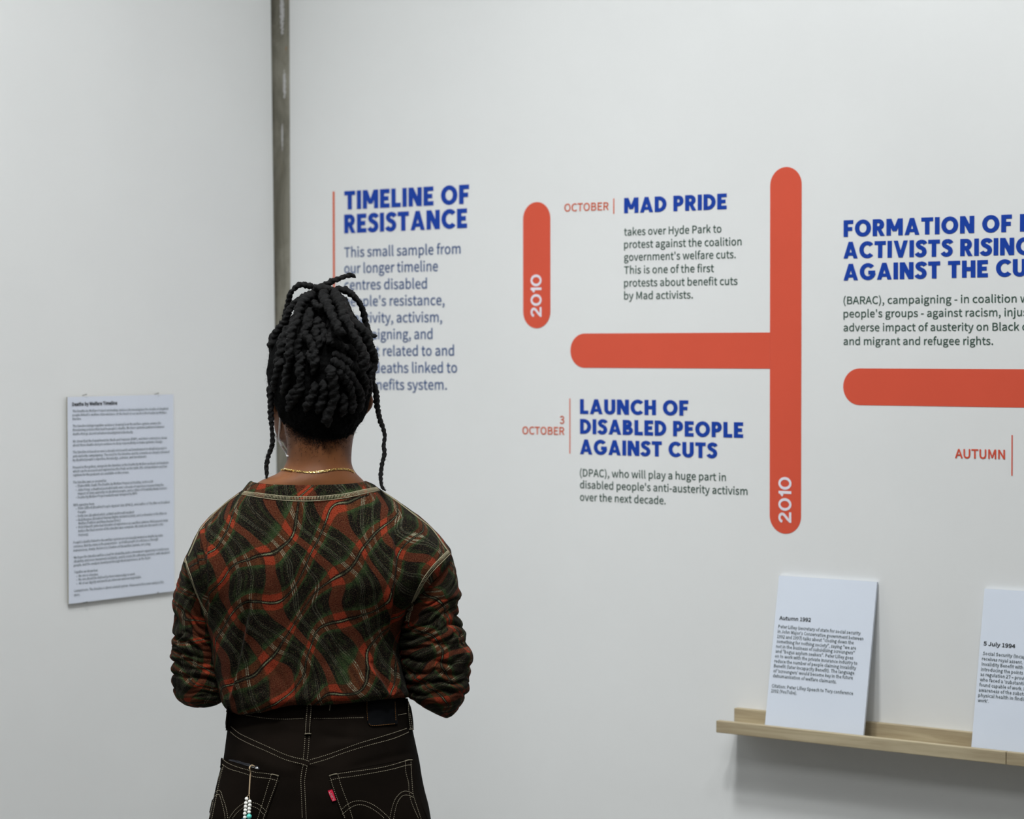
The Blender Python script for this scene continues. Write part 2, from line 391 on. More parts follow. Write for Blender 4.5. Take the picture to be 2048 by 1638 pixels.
# heavy geometric capitals, drawn as strokes (unit cap height)
HW = .117
def arc(cx, cy, rx, ry, a0, a1, n=22):
    t = np.radians(np.linspace(a0, a1, n)); return [(cx+rx*math.cos(q), cy+ry*math.sin(q)) for q in t]
def glyph(ch):
    h = HW; w = 2*h; T = 1-h
    if ch == ' ': return .30, [], []
    if ch == 'I': return w, [[(h, 0), (h, 1)]], []
    if ch == 'T': return .60, [[(0, T), (.60, T)], [(.30, 0), (.30, T)]], []
    if ch == 'L': return .50, [[(h, 1), (h, h), (.50, h)]], []
    if ch == 'E': return .52, [[(.52, T), (h, T), (h, h), (.52, h)], [(h, .5), (.46, .5)]], []
    if ch == 'F': return .51, [[(.51, T), (h, T), (h, 0)], [(h, .47), (.46, .47)]], []
    if ch == 'H': return .66, [[(h, 0), (h, 1)], [(.66-h, 0), (.66-h, 1)], [(h, .5), (.66-h, .5)]], []
    if ch == 'N': return .70, [[(h, 0), (h, 1)], [(.70-h, 0), (.70-h, 1)]], [[(0, 1), (w*1.1, 1), (.70, 0), (.70-w*1.1, 0)]]
    if ch == 'M': return .84, [[(h, 0), (h, 1)], [(.84-h, 0), (.84-h, 1)]], [[(0, 1), (w*1.1, 1), (.52, .25), (.32, .25)], [(.84, 1), (.84-w*1.1, 1), (.32, .25), (.52, .25)]]
    if ch == 'A': return .76, [], [[(0, 0), (.225, 0), (.49, 1), (.27, 1)], [(.76, 0), (.535, 0), (.27, 1), (.49, 1)], [(.15, .17), (.61, .17), (.58, .36), (.18, .36)]]
    if ch == 'V': return .74, [], [[(0, 1), (.225, 1), (.48, 0), (.26, 0)], [(.74, 1), (.515, 1), (.26, 0), (.48, 0)]]
    if ch == 'K': return .66, [[(h, 0), (h, 1)]], [[(.2, .42), (.42, 1), (.66, 1), (.36, .42)], [(.22, .6), (.38, .62), (.68, 0), (.43, 0)]]
    if ch == 'O': return .84, [arc(.42, .5, .42-h, .51-h, 0, 360, 44)], []
    if ch == 'C': return .72, [arc(.42, .5, .42-h, .51-h, 42, 318, 36)], []
    if ch == 'G': return .80, [arc(.42, .5, .42-h, .51-h, 42, 345, 40), [(.44, .44), (.80, .44)]], []
    if ch == 'D': return .68, [[(h, 0+h), (.24, h)]+arc(.24, .5, .44-h, .5-h, -90, 90)+[(.24, T), (h, T), (h, h), (.2, h)]], []
    if ch == 'P': return .58, [[(h, 0), (h, T), (.30, T)]+arc(.30, .66, .28-h, .34-h, 90, -90)+[(h, .32+h)]], []
    if ch == 'R': return .62, [[(h, 0), (h, T), (.31, T)]+arc(.31, .675, .28-h, .325-h, 90, -90)+[(h, .35+h)]], [[(.22, .42), (.43, .42), (.63, 0), (.39, 0)]]
    if ch == 'B': return .61, [[(h, h), (h, T), (.29, T)]+arc(.29, .73, .26-h, .27-h, 90, -90)+[(h, .46+h)], [(h, .4+h), (.31, .4+h)]+arc(.31, .29-.0, .30-h, .29-h, 90, -90)+[(h, h)], [(h, 0), (h, 1)]], []
    if ch == 'U': return .66, [[(h, 1), (h, .34)]+arc(.33, .34, .33-h, .35-h, 180, 360)+[(.66-h, 1)]], []
    if ch == 'S':
        c = catmull([(.50, .77), (.43, .865), (.30, .90), (.17, .85), (.125, .73), (.18, .62), (.31, .535), (.42, .44), (.455, .29), (.39, .155), (.26, .10), (.13, .14), (.055, .24)], 44)
        return .56, [[tuple(q) for q in c]], []
    if ch == '0': return .80, [arc(.40, .5, .40-h, .51-h, 0, 360, 44)], []
    if ch == '1': return .36, [[(.36-h, 0), (.36-h, 1)]], [[(0, .72), (.14, .60), (.36-h, .80), (.36-h, 1)]]
    if ch == '2':
        c = catmull([(.07, .70), (.12, .83), (.24, .91), (.38, .915), (.50, .84), (.54, .70), (.49, .56), (.36, .42), (.20, .25), (.09, .10)], 40)
        return .66, [[tuple(q) for q in c], [(0.0, h), (.66, h)]], []
    return .5, [], []
def heading_geo(body):
    V, F = [], []; x = 0
    def poly(pts):
        n = len(V); V.extend(pts); F.append(tuple(range(n, n+len(pts))))
    for ch in body:
        w, st, pl = glyph(ch)
        for s in st:
            p = np.array(s, float); keep = [0]+[i for i in range(1, len(p)) if np.linalg.norm(p[i]-p[i-1]) > 1e-5]; p = p[keep]
            closed = np.linalg.norm(p[0]-p[-1]) < 1e-4
            d = np.diff(p, axis=0); d /= np.linalg.norm(d, axis=1)[:, None]; nn = np.stack([-d[:, 1], d[:, 0]], 1)
            L = []
            for i in range(len(p)):
                a = nn[i-1] if i > 0 else (nn[-1] if closed else nn[0]); b = nn[i] if i < len(nn) else (nn[0] if closed else nn[-1])
                m = a+b; m = m/np.linalg.norm(m); k = 1/max(.35, m@a); L.append(m*k*HW)
            L = np.array(L); n = len(V)
            V.extend([tuple(q) for q in p+L+[x, 0]]); V.extend([tuple(q) for q in p-L+[x, 0]]); N = len(p)
            for i in range(N-1): F.append((n+i, n+N+i, n+N+i+1, n+i+1))
        for q in pl: poly([(a+x, b) for a, b in q])
        x += w+(.085 if ch != ' ' else 0)
    return np.array(V), F
class Plane:     # origin o, horizontal u, vertical v, outward normal n
    def __init__(s, o, u, v):
        s.o = np.asarray(o, float); s.u = np.asarray(u, float)/np.linalg.norm(u); s.v = np.asarray(v, float)/np.linalg.norm(v)
        s.n = np.cross(s.u, s.v); s.n /= np.linalg.norm(s.n)
    def uv(s, px, py):
        d = ray(px, py); t = ((s.o-CAM)@s.n)/(d@s.n); q = CAM+d*t-s.o; return np.array([q@s.u, q@s.v])
    def w(s, uv, lift=.0006): uv = np.asarray(uv); return s.o+uv[:, :1]*s.u+uv[:, 1:2]*s.v+s.n*lift
WALL = Plane((0, 0, 0), (1, 0, 0), (0, 0, 1))
class Lines:
    """collects lines of lettering lying on a plane"""
    def __init__(s, pl): s.p = pl; s.V = []; s.F = []; s.n = 0
    def put(s, uv, F, lift=.0006):
        uv = np.asarray(uv, float)
        for f in F:                       # every facet its own sliver of height, so that overlapping strokes never coincide
            q = uv[list(f)]; x, y = q[:, 0], q[:, 1]
            if (x*np.roll(y, -1)-np.roll(x, -1)*y).sum() < 0: q = q[::-1]
            s.V.append(s.p.w(q, lift+random.random()*.00025)); s.F.append(tuple(range(s.n, s.n+len(q)))); s.n += len(q)
    def line(s, body, Lp, Rp, cap, fit=None, heading=False, bold=0.0, res=3, level=None, strikes=8):
        """Lp, Rp: baseline ends (pixels of the photo) of `fit`; cap: metres"""
        a, b = s.p.uv(*Lp), s.p.uv(*Rp)
        if heading: V, F = heading_geo(body); w = heading_geo(fit)[0][:, 0].max() if fit else V[:, 0].max(); x0 = V[:, 0].min(); ch = 1
        else:
            V, F = text_geo(body, bold, res, strikes); x0 = V[:, 0].min(); w = text_geo(fit, bold, 1)[0][:, 0].max() if fit else V[:, 0].max(); ch = capheight()
        length = np.linalg.norm(b-a); d = (b-a)/length
        if level is not None: d = np.array([1., 0.]); a[1] = level
        e = np.array([-d[1], d[0]])
        X = (V[:, 0]-x0)/(w-x0)*length; Y = V[:, 1]/ch*cap
        s.put(a+X[:, None]*d+Y[:, None]*e, F)
    def obj(s, name, mat, parent, label=None):
        V = np.concatenate(s.V)
        if parent is not None: V = V-np.array(parent.location)
        o = mesh(name, V, s.F, mat, parent, False)
        if label: o['label'] = label
        return o
def crop(ox, oy, s): return lambda x, y: (ox+x/s, oy+y/s)
c3 = crop(640, 350, 3.64); c4 = crop(1030, 320, 3.357); c5 = crop(1030, 720, 3.357); c6 = crop(1660, 400, 2.825)
def hgt(pl, a, b): return abs(pl.uv(*a)[1]-pl.uv(*b)[1])
def rule(pl, top, bot, wpx, name, mat, parent):
    a, b = pl.uv(*top), pl.uv(*bot); x = (a[0]+b[0])/2; k = abs(pl.uv(top[0]+wpx/2, top[1])[0]-a[0])
    L = Lines(pl); L.put(np.array([[x-k, b[1]], [x+k, b[1]], [x+k, a[1]], [x-k, a[1]]]), [(0, 1, 2, 3)], .0005)
    return L.obj(name, mat, parent)
def block(label, anchor, group='timeline text blocks on the right wall'):
    q = on_wall(*anchor); return empty('wall_lettering', tuple(q), label, 'wall text', group)
def paras(parent, mat, cr, items, cap, name='paragraph', bold=.014, fits=None):
    L = Lines(WALL)
    for i, (tx, a, b) in enumerate(items):
        L.line(tx, cr(*a), cr(*b), cap, fit=(fits[i] if fits else None), bold=bold)
    return L.obj(name, mat, parent)

# 1 introduction
t1 = block('blue introduction text headed TIMELINE OF RESISTANCE beside an orange upright rule', c3(178, 1563))
L = Lines(WALL)
L.line('TIMELINE OF', c3(178, 253), c3(1087, 209), hgt(WALL, c3(178, 118), c3(178, 253)), heading=True)
L.line('RESISTANCE', c3(178, 425), c3(1072, 385), hgt(WALL, c3(178, 288), c3(178, 425)), heading=True)
L.obj('heading', 'blue', t1)
paras(t1, 'navy', c3, [('This small sample from', (178, 599), (1025, 572)), ('our longer timeline', (178, 716), (860, 699)), ('centres disabled', (178, 836), (780, 826)),
    ('people\'s resistance,', (178, 955), (908, 946)), ('creativity, activism,', (178, 1076), (890, 1070)), ('campaigning, and', (178, 1197), (820, 1193)),
    ('protest related to and', (178, 1318), (977, 1314)), ('other deaths linked to', (178, 1441), (1000, 1438)), ('the benefits system.', (178, 1563), (925, 1562))],
    hgt(WALL, c3(190, 527), c3(190, 598)), bold=.016)
rule(WALL, c3(103, 120), c3(103, 1600), 4.0, 'rule', 'orange', t1)
# 2 red bars
def pill_uv(x0, x1, z0, z1, n=20):
    w, h = x1-x0, z1-z0
    if w < h:
        r = w/2; a = [(x0+r+r*math.cos(t), z1-r+r*math.sin(t)) for t in np.linspace(0, np.pi, n)]
        b = [(x0+r+r*math.cos(t), z0+r+r*math.sin(t)) for t in np.linspace(np.pi, 2*np.pi, n)]
    else:
        r = h/2; a = [(x0+r+r*math.cos(t), z0+r+r*math.sin(t)) for t in np.linspace(np.pi/2, 1.5*np.pi, n)]
        b = [(x1-r+r*math.cos(t), z0+r+r*math.sin(t)) for t in np.linspace(-np.pi/2, np.pi/2, n)]
    return np.array(a+b)
BARS = 'red timeline bars on the right wall'
def bar_obj(polys, label):
    loc = WALL.w(polys[0].mean(0)[None], 0)[0]
    e = empty('timeline_bar', tuple(loc), label, 'timeline bar', BARS)
    L = Lines(WALL)
    for p in polys: L.put(p, [tuple(range(len(p)))], .0004)
    L.obj('bar', 'red', e); return e
def year(parent, xb, xt, y0, y1):
    xm = (xb+xt)/2; u0, u1 = WALL.uv(xb, (y0+y1)/2)[0], WALL.uv(xt, (y0+y1)/2)[0]
    za, zb = WALL.uv(xm, y0)[1], WALL.uv(xm, y1)[1]
    global HW
    HW = .086; V, F = heading_geo('2010'); HW = .117; x0, x1 = V[:, 0].min(), V[:, 0].max(); ch = 1.0
    X = (V[:, 0]-x0)/(x1-x0)*(zb-za); Y = V[:, 1]/ch*(u0-u1)
    L = Lines(WALL); L.put(np.stack([u0-Y, za+X], 1), F, .0009); return L.obj('year_number', 'whitev', parent, 'white upright number 2010')
ul, ur = WALL.uv(1046.5, 530)[0], WALL.uv(1101, 530)[0]
b1 = bar_obj([pill_uv(ul, ur, WALL.uv(1074, 656.5)[1], WALL.uv(1074, 404)[1])], 'short red upright rounded bar reading 2010, left of the OCTOBER lettering')
year(b1, 1083.5, 1062, 634, 549)
ul, ur = WALL.uv(1540, 700)[0], WALL.uv(1603, 700)[0]
pv = pill_uv(ul, ur, WALL.uv(1571, 1067.5)[1], WALL.uv(1571, 334)[1])
hl = WALL.uv(1141, 700)[0]; zt = WALL.uv(1350, 666)[1]; zb = WALL.uv(1350, 736.5)[1]
ph = pill_uv(hl, ul+.06, zb, zt); r = (zt-zb)/2
ph = np.array([(min(a, ul), b) for a, b in ph])
b2 = bar_obj([pv, ph], 'tall red upright bar reading 2010 with a branch to its left')
year(b2, 1583, 1557.5, 1045.5, 954)
zt = WALL.uv(1800, 737.2)[1]; zb = WALL.uv(1800, 811.5)[1]; hl = WALL.uv(1686.5, 775)[0]
b3 = bar_obj([pill_uv(hl, hl+1.15, zb, zt)], 'red horizontal bar under the FORMATION text, running out of the frame')
# 3 october / mad pride
t2 = block('OCTOBER entry headed MAD PRIDE with dark green paragraph', c4(733, 935))
capm = hgt(WALL, c4(733, 255), c4(733, 358))
L = Lines(WALL); L.line('MAD PRIDE', c4(733, 358), c4(1422, 330), capm, heading=True); L.obj('heading', 'blue', t2)
L = Lines(WALL); L.line('OCTOBER', c4(332, 346), c4(630, 335), hgt(WALL, c4(332, 295), c4(332, 346)), bold=.024); L.obj('date', 'orange', t2)
rule(WALL, c4(664, 258), c4(664, 362), 2.2, 'rule', 'orange', t2)
capb = hgt(WALL, c4(740, 713), c4(740, 763))
paras(t2, 'green', c4, [('takes over Hyde Park to', (733, 507), (1387, 486)), ('protest against the coalition', (733, 592), (1522, 572)), ('government\'s welfare cuts.', (733, 677), (1483, 658)),
    ('This is one of the first', (733, 764), (1337, 751)), ('protests about benefit cuts', (733, 850), (1495, 837)), ('by Mad activists.', (733, 936), (1195, 929))], capb)
# 4 launch
t3 = block('3 OCTOBER entry headed LAUNCH OF DISABLED PEOPLE AGAINST CUTS', c5(437, 942))
L = Lines(WALL); caph = hgt(WALL, c5(437, 262), c5(437, 362))
for tx, a, b in (('LAUNCH OF', (437, 362), (1165, 374)), ('DISABLED PEOPLE', (437, 495), (1533, 523)), ('AGAINST CUTS', (437, 632), (1362, 660))): L.line(tx, c5(*a), c5(*b), caph, heading=True)
L.obj('heading', 'blue', t3)
L = Lines(WALL); cpd = hgt(WALL, c5(50, 447), c5(50, 497))
L.line('3', c5(302, 427), c5(333, 427), cpd, bold=.024); L.line('OCTOBER', c5(50, 497), c5(333, 502), cpd, bold=.024); L.obj('date', 'orange', t3)
rule(WALL, c5(369, 258), c5(369, 628), 2.0, 'rule', 'orange', t3)
paras(t3, 'green', c5, [('(DPAC), who will play a huge part in', (437, 780), (1417, 812)), ('disabled people\'s anti-austerity activism', (437, 860), (1562, 906)), ('over the next decade.', (437, 943), (1013, 968))],
      hgt(WALL, c5(460, 731), c5(460, 780)))
# 5 formation
t4 = block('FORMATION entry with three blue heading lines cut off by the right edge', c6(77, 818))
L = Lines(WALL); caph = hgt(WALL, c6(77, 115), c6(77, 209))
for tx, ft, a, b in (('FORMATION OF BLACK', 'FORMATION OF', (77, 209), (1028, 180)), ('ACTIVISTS RISING', 'ACTIVISTS', (77, 331), (697, 318)), ('AGAINST THE CUTS', 'AGAINST THE', (77, 455), (893, 436))):
    L.line(tx, c6(*a), c6(*b), caph, fit=ft, heading=True)
L.obj('heading', 'blue', t4)
paras(t4, 'green', c6, [('(BARAC), campaigning - in coalition with disabled', (77, 588), (1055, 578)), ('people\'s groups - against racism, injustice and the', (77, 663), (965, 656)),
    ('adverse impact of austerity on Black communities', (77, 741), (1070, 737)), ('and migrant and refugee rights.', (77, 818), (922, 817))],
    hgt(WALL, c6(95, 546), c6(95, 588)), fits=['(BARAC), campaigning - in coalition', 'people\'s groups - against racism,', 'adverse impact of austerity on Black', None])
t5 = block('orange AUTUMN date lettering with an upright rule, under the long red bar', c6(850, 1460))
L = Lines(WALL); L.line('AUTUMN', c6(707, 1457), c6(990, 1463), hgt(WALL, c6(850, 1410), c6(850, 1460)), bold=.035); L.obj('date', 'red', t5)
rule(WALL, c6(1029, 1328), c6(1029, 1558), 2.4, 'rule', 'red', t5)

# ------------------------------------------------------------------ printed panel on the left wall
TH = .007
pc = [on_left(134, 793, TH), on_left(349, 789.5, TH), on_left(347.5, 1183, TH), on_left(138, 1208, TH)]
yL = (pc[0][1]+pc[3][1])/2; yR = (pc[1][1]+pc[2][1])/2; zT = (pc[0][2]+pc[1][2])/2; zB = (pc[2][2]+pc[3][2])/2
sg = empty('wall_panel', (0, (yL+yR)/2, zB), 'large white text panel pinned to the left wall', 'notice')
bm = bmesh.new(); box(bm, (.004, yL-(yL+yR)/2, 0), (TH, yR-(yL+yR)/2, zT-zB), .0006)
pn = bm_obj('board', bm, 'panel', sg); pn.data.materials.append(MAT['edge'])
for p in pn.data.polygons:
    if p.normal.x < .5: p.material_index = 1
LP = Plane((TH, 0, 0), (0, 1, 0), (0, 0, 1))
d1 = crop(120, 780, 7.444); d2 = crop(120, 1000, 7.444)
L = Lines(LP); L.line('Deaths by Welfare Timeline', d1(178, 237), d1(850, 215), hgt(LP, d1(190, 188), d1(190, 237)), bold=.05, res=2); L.obj('heading', 'ink', sg)
L = Lines(LP); cs = hgt(LP, d1(190, 294), d1(190, 331))
for cr, tx, a, b in [
 (d1, 'The Deaths by Welfare Project at Healing Justice Ldn investigates the deaths of disabled', (182, 332), (1608, 293)),
 (d1, 'people linked to welfare state violence. At the heart of our work is the Deaths by Welfare', (182, 390), (1587, 350)),
 (d1, 'timeline.', (182, 448), (315, 443)),
 (d1, 'The timeline brings together evidence showing how the welfare system creates life', (185, 555), (1500, 508)),
 (d1, 'threatening policies that lead to people\'s deaths. We trace systemic patterns between', (185, 613), (1548, 560)),
 (d1, 'deaths that go unnoticed when investigated individually.', (185, 672), (1088, 640)),
 (d1, 'We show that the Department for Work and Pensions (DWP), and their contractors, knew', (187, 783), (1590, 725)),
 (d1, 'about these deaths and yet continue to deny responsibility or make systemic change.', (187, 840), (1530, 783)),
 (d1, 'The timeline is based on over a decade of research and involvement in disabled people\'s', (187, 945), (1588, 880)),
 (d1, 'anti-austerity campaigning. The need for the timeline and its contents are deeply informed', (188, 1003), (1625, 935)),
 (d1, 'by disabled people\'s expertise, knowledge, activism, and investments.', (188, 1060), (1290, 1005)),
 (d1, 'Present in the gallery, alongside the timeline, is the Deaths by Welfare podcast and website', (188, 1170), (1612, 1095)),
 (d1, 'which can be accessed and explored via the iPads on the table. BSL interpretation and text', (190, 1228), (1592, 1150)),
 (d1, 'captions for the podcasts are available on the screen.', (190, 1285), (1025, 1240)),
 (d1, 'The timeline was co-created by:', (190, 1393), (688, 1365)),
 (d1, 'Elaine Mills: leads The Deaths by Welfare Project at Healing Justice Ldn', (262, 1445), (1385, 1375)),
 (d1, 'John Pring: a disabled journalist with over a decade of experience researching the', (262, 1505), (1540, 1425)),
 (d1, 'impact of state austerity on disabled people, and a editor of Disability News Service', (264, 1560), (1588, 1475)),
 (d1, 'Deaths by Welfare Project website was designed by WPD', (264, 1615), (1148, 1555)),
 (d2, 'With expertise from:', (195, 92), (512, 72)),
 (d2, 'Ellen Clifford (Disabled People Against Cuts (DPAC)), and author of The War on Disabled', (265, 140), (1628, 45)),
 (d2, 'People', (265, 198), (382, 190)),
 (d2, 'Dolly Sen (disabled artist, activist and troublemaker)', (265, 255), (1098, 195)),
 (d2, 'Rick Burgess (Disabled Human Rights Activist & Artist, and co-founder of the War on', (268, 312), (1585, 210)),
 (d2, 'Welfare Petition and Manchester DPAC)', (270, 365), (897, 320)),
 (d2, 'Nick Dilworth (who had decades of experience as a welfare advisor. Nick passed away', (270, 420), (1605, 315)),
 (d2, 'before the final version of the timeline was complete. We dedicate this work to his', (270, 478), (1535, 375)),
 (d2, 'memory).', (272, 535), (425, 525)),
 (d2, 'People\'s deaths linked to the welfare system are not usually viewed as deaths by state', (198, 648), (1530, 540)),
 (d2, 'violence. But the state is the perpetrator - as it kills people at a distance, through', (200, 708), (1458, 598)),
 (d2, 'bureaucracy, slowly. Violence is a feature of the welfare system, not a bug.', (200, 768), (1350, 665)),
 (d2, 'We hope the timeline will be a tool for disability justice movement organising to build cross', (202, 875), (1618, 740)),
 (d2, 'disability and cross movement solidarity, and to create life affirming systems, with disabled', (202, 932), (1625, 795)),
 (d2, 'people, and the analysis developed through lived experience, at the heart.', (203, 990), (1350, 875)),
 (d2, 'Together we know that:', (205, 1090), (562, 1062)),
 (d2, 'No one is a burden.', (275, 1145), (570, 1120)),
 (d2, 'No one should be defined by their relationship to work.', (275, 1200), (1120, 1115)),
 (d2, 'All of our dignity and worth are inherent and non-negotiable.', (277, 1258), (1212, 1160)),
 (d2, 'Content note: The timeline is about a brutal system. Please prioritise your safety in this', (203, 1370), (1545, 1235)),
 (d2, 'space.', (205, 1430), (295, 1422))]:
    L.line(tx, cr(*a), cr(*b), cs, bold=.03, res=1, strikes=2)
for cr, x, y in [(d1, 235, 1440), (d1, 235, 1498), (d1, 238, 1610), (d2, 238, 140), (d2, 238, 252), (d2, 240, 308), (d2, 240, 418), (d2, 245, 1145), (d2, 245, 1200), (d2, 245, 1258)]:
    q = LP.uv(*cr(x, y)); k = cs*.22; L.put(np.array([q, q+[k, 0], q+[k, k*2], q+[0, k*2]]), [(0, 1, 2, 3)])
L.obj('body_text', 'ink3', sg)
for x, y in ((169.5, 791), (313.5, 788.5), (171, 1206), (313.5, 1187)):
    q = on_left(x, y, .006)-np.array(sg.location); g = Geo(); capsule(g, q+[-.006, 0, 0], q+[.004, 0, .002], .0007, .0007, 8); ball(g, q+[.0045, 0, .0022], .0013, 8, 6); g.obj('nail', 'nail', sg)

# ------------------------------------------------------------------ picture ledge with cards
u0 = on_wall(1468, 1420, -.014)[0]
def depth_for(px, py, u):
    d = ray(px, py); t = (u-CAM[0])/d[0]; return CAM+d*t
fl = depth_for(1432, 1441, u0); DL = -fl[1]; zlip = fl[2]; zbot = depth_for(1432, 1465, u0)[2]
zrail = on_wall(1468, 1416, -.014)[2]
uj = on_wall(2012, 1520, -DL)[0]
def ledge(ua, ub, label):
    e = empty('picture_ledge', (ua, 0, zbot), label, 'shelf', 'pine picture ledges on the right wall'); w = ub-ua
    bm = bmesh.new(); box(bm, (0, -.014, 0), (w, -.0005, zrail-zbot), .0015); bm_obj('back_rail', bm, 'wood', e)
    bm = bmesh.new(); box(bm, (0, -DL+.012, 0), (w, -.014, .009), .001); bm_obj('base_board', bm, 'wood', e)
    bm = bmesh.new(); box(bm, (0, -DL, 0), (w, -DL+.012, zlip-zbot), .0015); bm_obj('front_lip', bm, 'wood', e)
    return e
ledge(u0, uj-.0006, 'long pale pine ledge holding the Autumn 1992 card')
ledge(uj+.0006, uj+1.1, 'pale pine ledge continuing past the joint at the right edge')
def card(tl, tr, bl, label, htop=None):
    T0 = on_wall(tl[0], tl[1], -.007); T1 = on_wall(tr[0], tr[1], -.007)
    B0 = depth_for(bl[0], bl[1], T0[0]); u = T1[0]-T0[0]
    v = T0-B0; v[0] = 0; v /= np.linalg.norm(v)
    zb = zbot+.0092; B = T0-v*((T0[2]-zb)/v[2])            # carried down to the base board
    if B[1] < -DL+.019: 
        k = (-DL+.019)-T0[1]; v = T0-np.array([T0[0], -DL+.019, zb]); v /= np.linalg.norm(v); B = np.array([T0[0], -DL+.019, zb])
    hh = np.linalg.norm(T0-B)
    e = empty('info_card', tuple(B), label, 'card', 'white caption cards on the ledge')
    e_u = np.array([1., 0, 0]); nrm = np.cross(e_u, v); th = .005
    V = []
    for dn in (0, -th):
        for a, b in ((0, 0), (u, 0), (u, hh), (0, hh)): V.append(e_u*a+v*b+nrm*dn)
    mesh('board', V, [(0, 1, 2, 3), (7, 6, 5, 4), (0, 4, 5, 1), (1, 5, 6, 2), (2, 6, 7, 3), (3, 7, 4, 0)], 'card', e, False)
    return e, Plane(B, e_u, v), u
k1 = crop(1420, 1130, 4.426); k2 = crop(1740, 1150, 3.357)
e1_, PL1, cw = card((1558, 1151), (1754, 1166), (1523, 1448), 'white card headed Autumn 1992 leaning on the pine ledge')
L = Lines(PL1); L.line('Autumn 1992', k1(615, 484), k1(893, 502), hgt(PL1, k1(625, 452), k1(625, 484)), bold=.03); L.obj('heading', 'ink', e1_)
L = Lines(PL1); cc = hgt(PL1, k1(610, 528), k1(610, 557))
for tx, a, b in [('Peter Lilley (secretary of state for social security', (605, 557), (1333, 619)), ('in John Major\'s Conservative government between', (600, 601), (1358, 667)),
  ('1992 and 1997) talks about \u201cclosing down the', (595, 645), (1272, 702)), ('something for nothing society\u201d, saying \u201cwe are', (590, 689), (1293, 750)), ('not in the business of subsidising scroungers\u201d', (585, 732), (1280, 792)),
  ('and \u201cbogus asylum seekers\u201d. Peter Lilley goes', (580, 775), (1268, 837)), ('on to work with the private insurance industry to', (575, 818), (1305, 884)), ('reduce the number of people claiming Invalidity', (570, 862), (1293, 927)),
  ('Benefit (later Incapacity Benefit). The language', (566, 905), (1278, 970)), ('of \'scroungers\' would become key in the future', (561, 949), (1265, 1013)), ('dehumanisation of welfare claimants.', (557, 992), (1120, 1048)),
  ('Citation: Peter Lilley Speech to Tory conference', (546, 1082), (1267, 1150)), ('1992 (YouTube).', (542, 1126), (770, 1147))]:
    L.line(tx, k1(*a), k1(*b), cc, bold=.025, res=1, strikes=4)
L.obj('body_text', 'ink2', e1_)
e2_, PL2, _ = card((1969, 1177), (1969+212, 1193), (1934, 1497), 'white card headed 5 July 1994, cut off by the right edge')
L = Lines(PL2); L.line('5 July 1994', k2(762, 471), k2(975, 491), hgt(PL2, k2(768, 447), k2(768, 472)), bold=.03); L.obj('heading', 'ink', e2_)
L = Lines(PL2); cc = hgt(PL2, k2(762, 514), k2(762, 536))
for tx, ft, a, b in [('Social Security (Incapacity for Work) Act', 'Social Security (Inca', (757, 536), (1027, 560)), ('receives royal assent. It replaces', 'receives royal assent.', (752, 571), (1025, 597)), ('Invalidity Benefit with Incapacity Benefit,', 'Invalidity Benefit with', (750, 607), (1028, 631)),
  ('introducing the points based test as well', 'introducing the points', (745, 642), (1028, 668)), ('as regulation 27 \u2013 providing for those', 'as regulation 27 \u2013 prov', (741, 676), (1030, 704)), ('who faced a \'substantial risk\' if they were', 'who faced a \'substanti', (737, 711), (1030, 739)),
  ('found capable of work. It shows early', 'found capable of work.', (734, 746), (1022, 774)), ('awareness of the substantial risk to', 'awareness of the subst', (730, 781), (1030, 809)), ('physical health in finding people \'fit for', 'physical health in findi', (727, 816), (1030, 844)), ('work\'.', None, (724, 851), (797, 858))]:
    L.line(tx, k2(*a), k2(*b), cc, fit=ft, bold=.025, res=1, strikes=4)
L.obj('body_text', 'ink2', e2_)

# ------------------------------------------------------------------ the person (local frame: x right, y away from camera, z up)
PE = empty('person', tuple(PO), 'person seen from behind in plaid pullover and dark jeans, black twists tied up', 'person')
PE.rotation_euler = (0, 0, math.atan2(PX[1], PX[0]))
def at(px, py, d=0.0): return P(px, py, d)
def ring(xl, yl, xr, yr, yb, db, yf, df, ds=0.0, n=64, p=2.3, dsr=None):
    """closed ring through a left and a right silhouette pixel, bulging to db (towards camera) and df (away)"""
    l = at(xl, yl, ds); r = at(xr, yr, ds if dsr is None else dsr); c = (l+r)/2; hw = (r[0]-l[0])/2
    zb = at((xl+xr)/2, yb, db)[2]; zf = zb-(yf-yb)/1189.0
    V = []
    for j in range(n):
        a = 2*math.pi*j/n; ca, sa = math.cos(a), math.sin(a)     # a=0 right, pi/2 back, pi left
        x = math.copysign(abs(ca)**(2/p), ca); y = math.copysign(abs(sa)**(2/p), sa)
        k = (x+1)/2; side = l*(1-k)+r*k; w = abs(y)**1.3
        z = side[2]*(1-w)+(zb if sa > 0 else zf)*w
        y0 = side[1]; V.append([c[0]+hw*x, y0+y*((db-y0) if sa > 0 else -(df-y0)), z])
    return np.array(V)
def loft(rings, nr):
    R_ = np.array(rings); k, n, _ = R_.shape
    return catmull(R_.reshape(k, -1), nr).reshape(nr, n, 3)
def gnormals(G):
    du = np.roll(G, -1, 1)-np.roll(G, 1, 1); dv = np.gradient(G, axis=0); n = np.cross(dv, du)
    n /= np.linalg.norm(n, axis=2)[..., None]+1e-12
    c = G.mean(1, keepdims=True)
    if ((n*(G-c)).sum() < 0): n = -n
    return n
def vnoise(Pn, s, seed=0.0):
    q = np.asarray(Pn).reshape(-1, 3); return np.array([mnoise.noise(Vector((a*s+seed, b*s-seed, c*s+seed*.7))) for a, b, c in q]).reshape(np.asarray(Pn).shape[:-1])
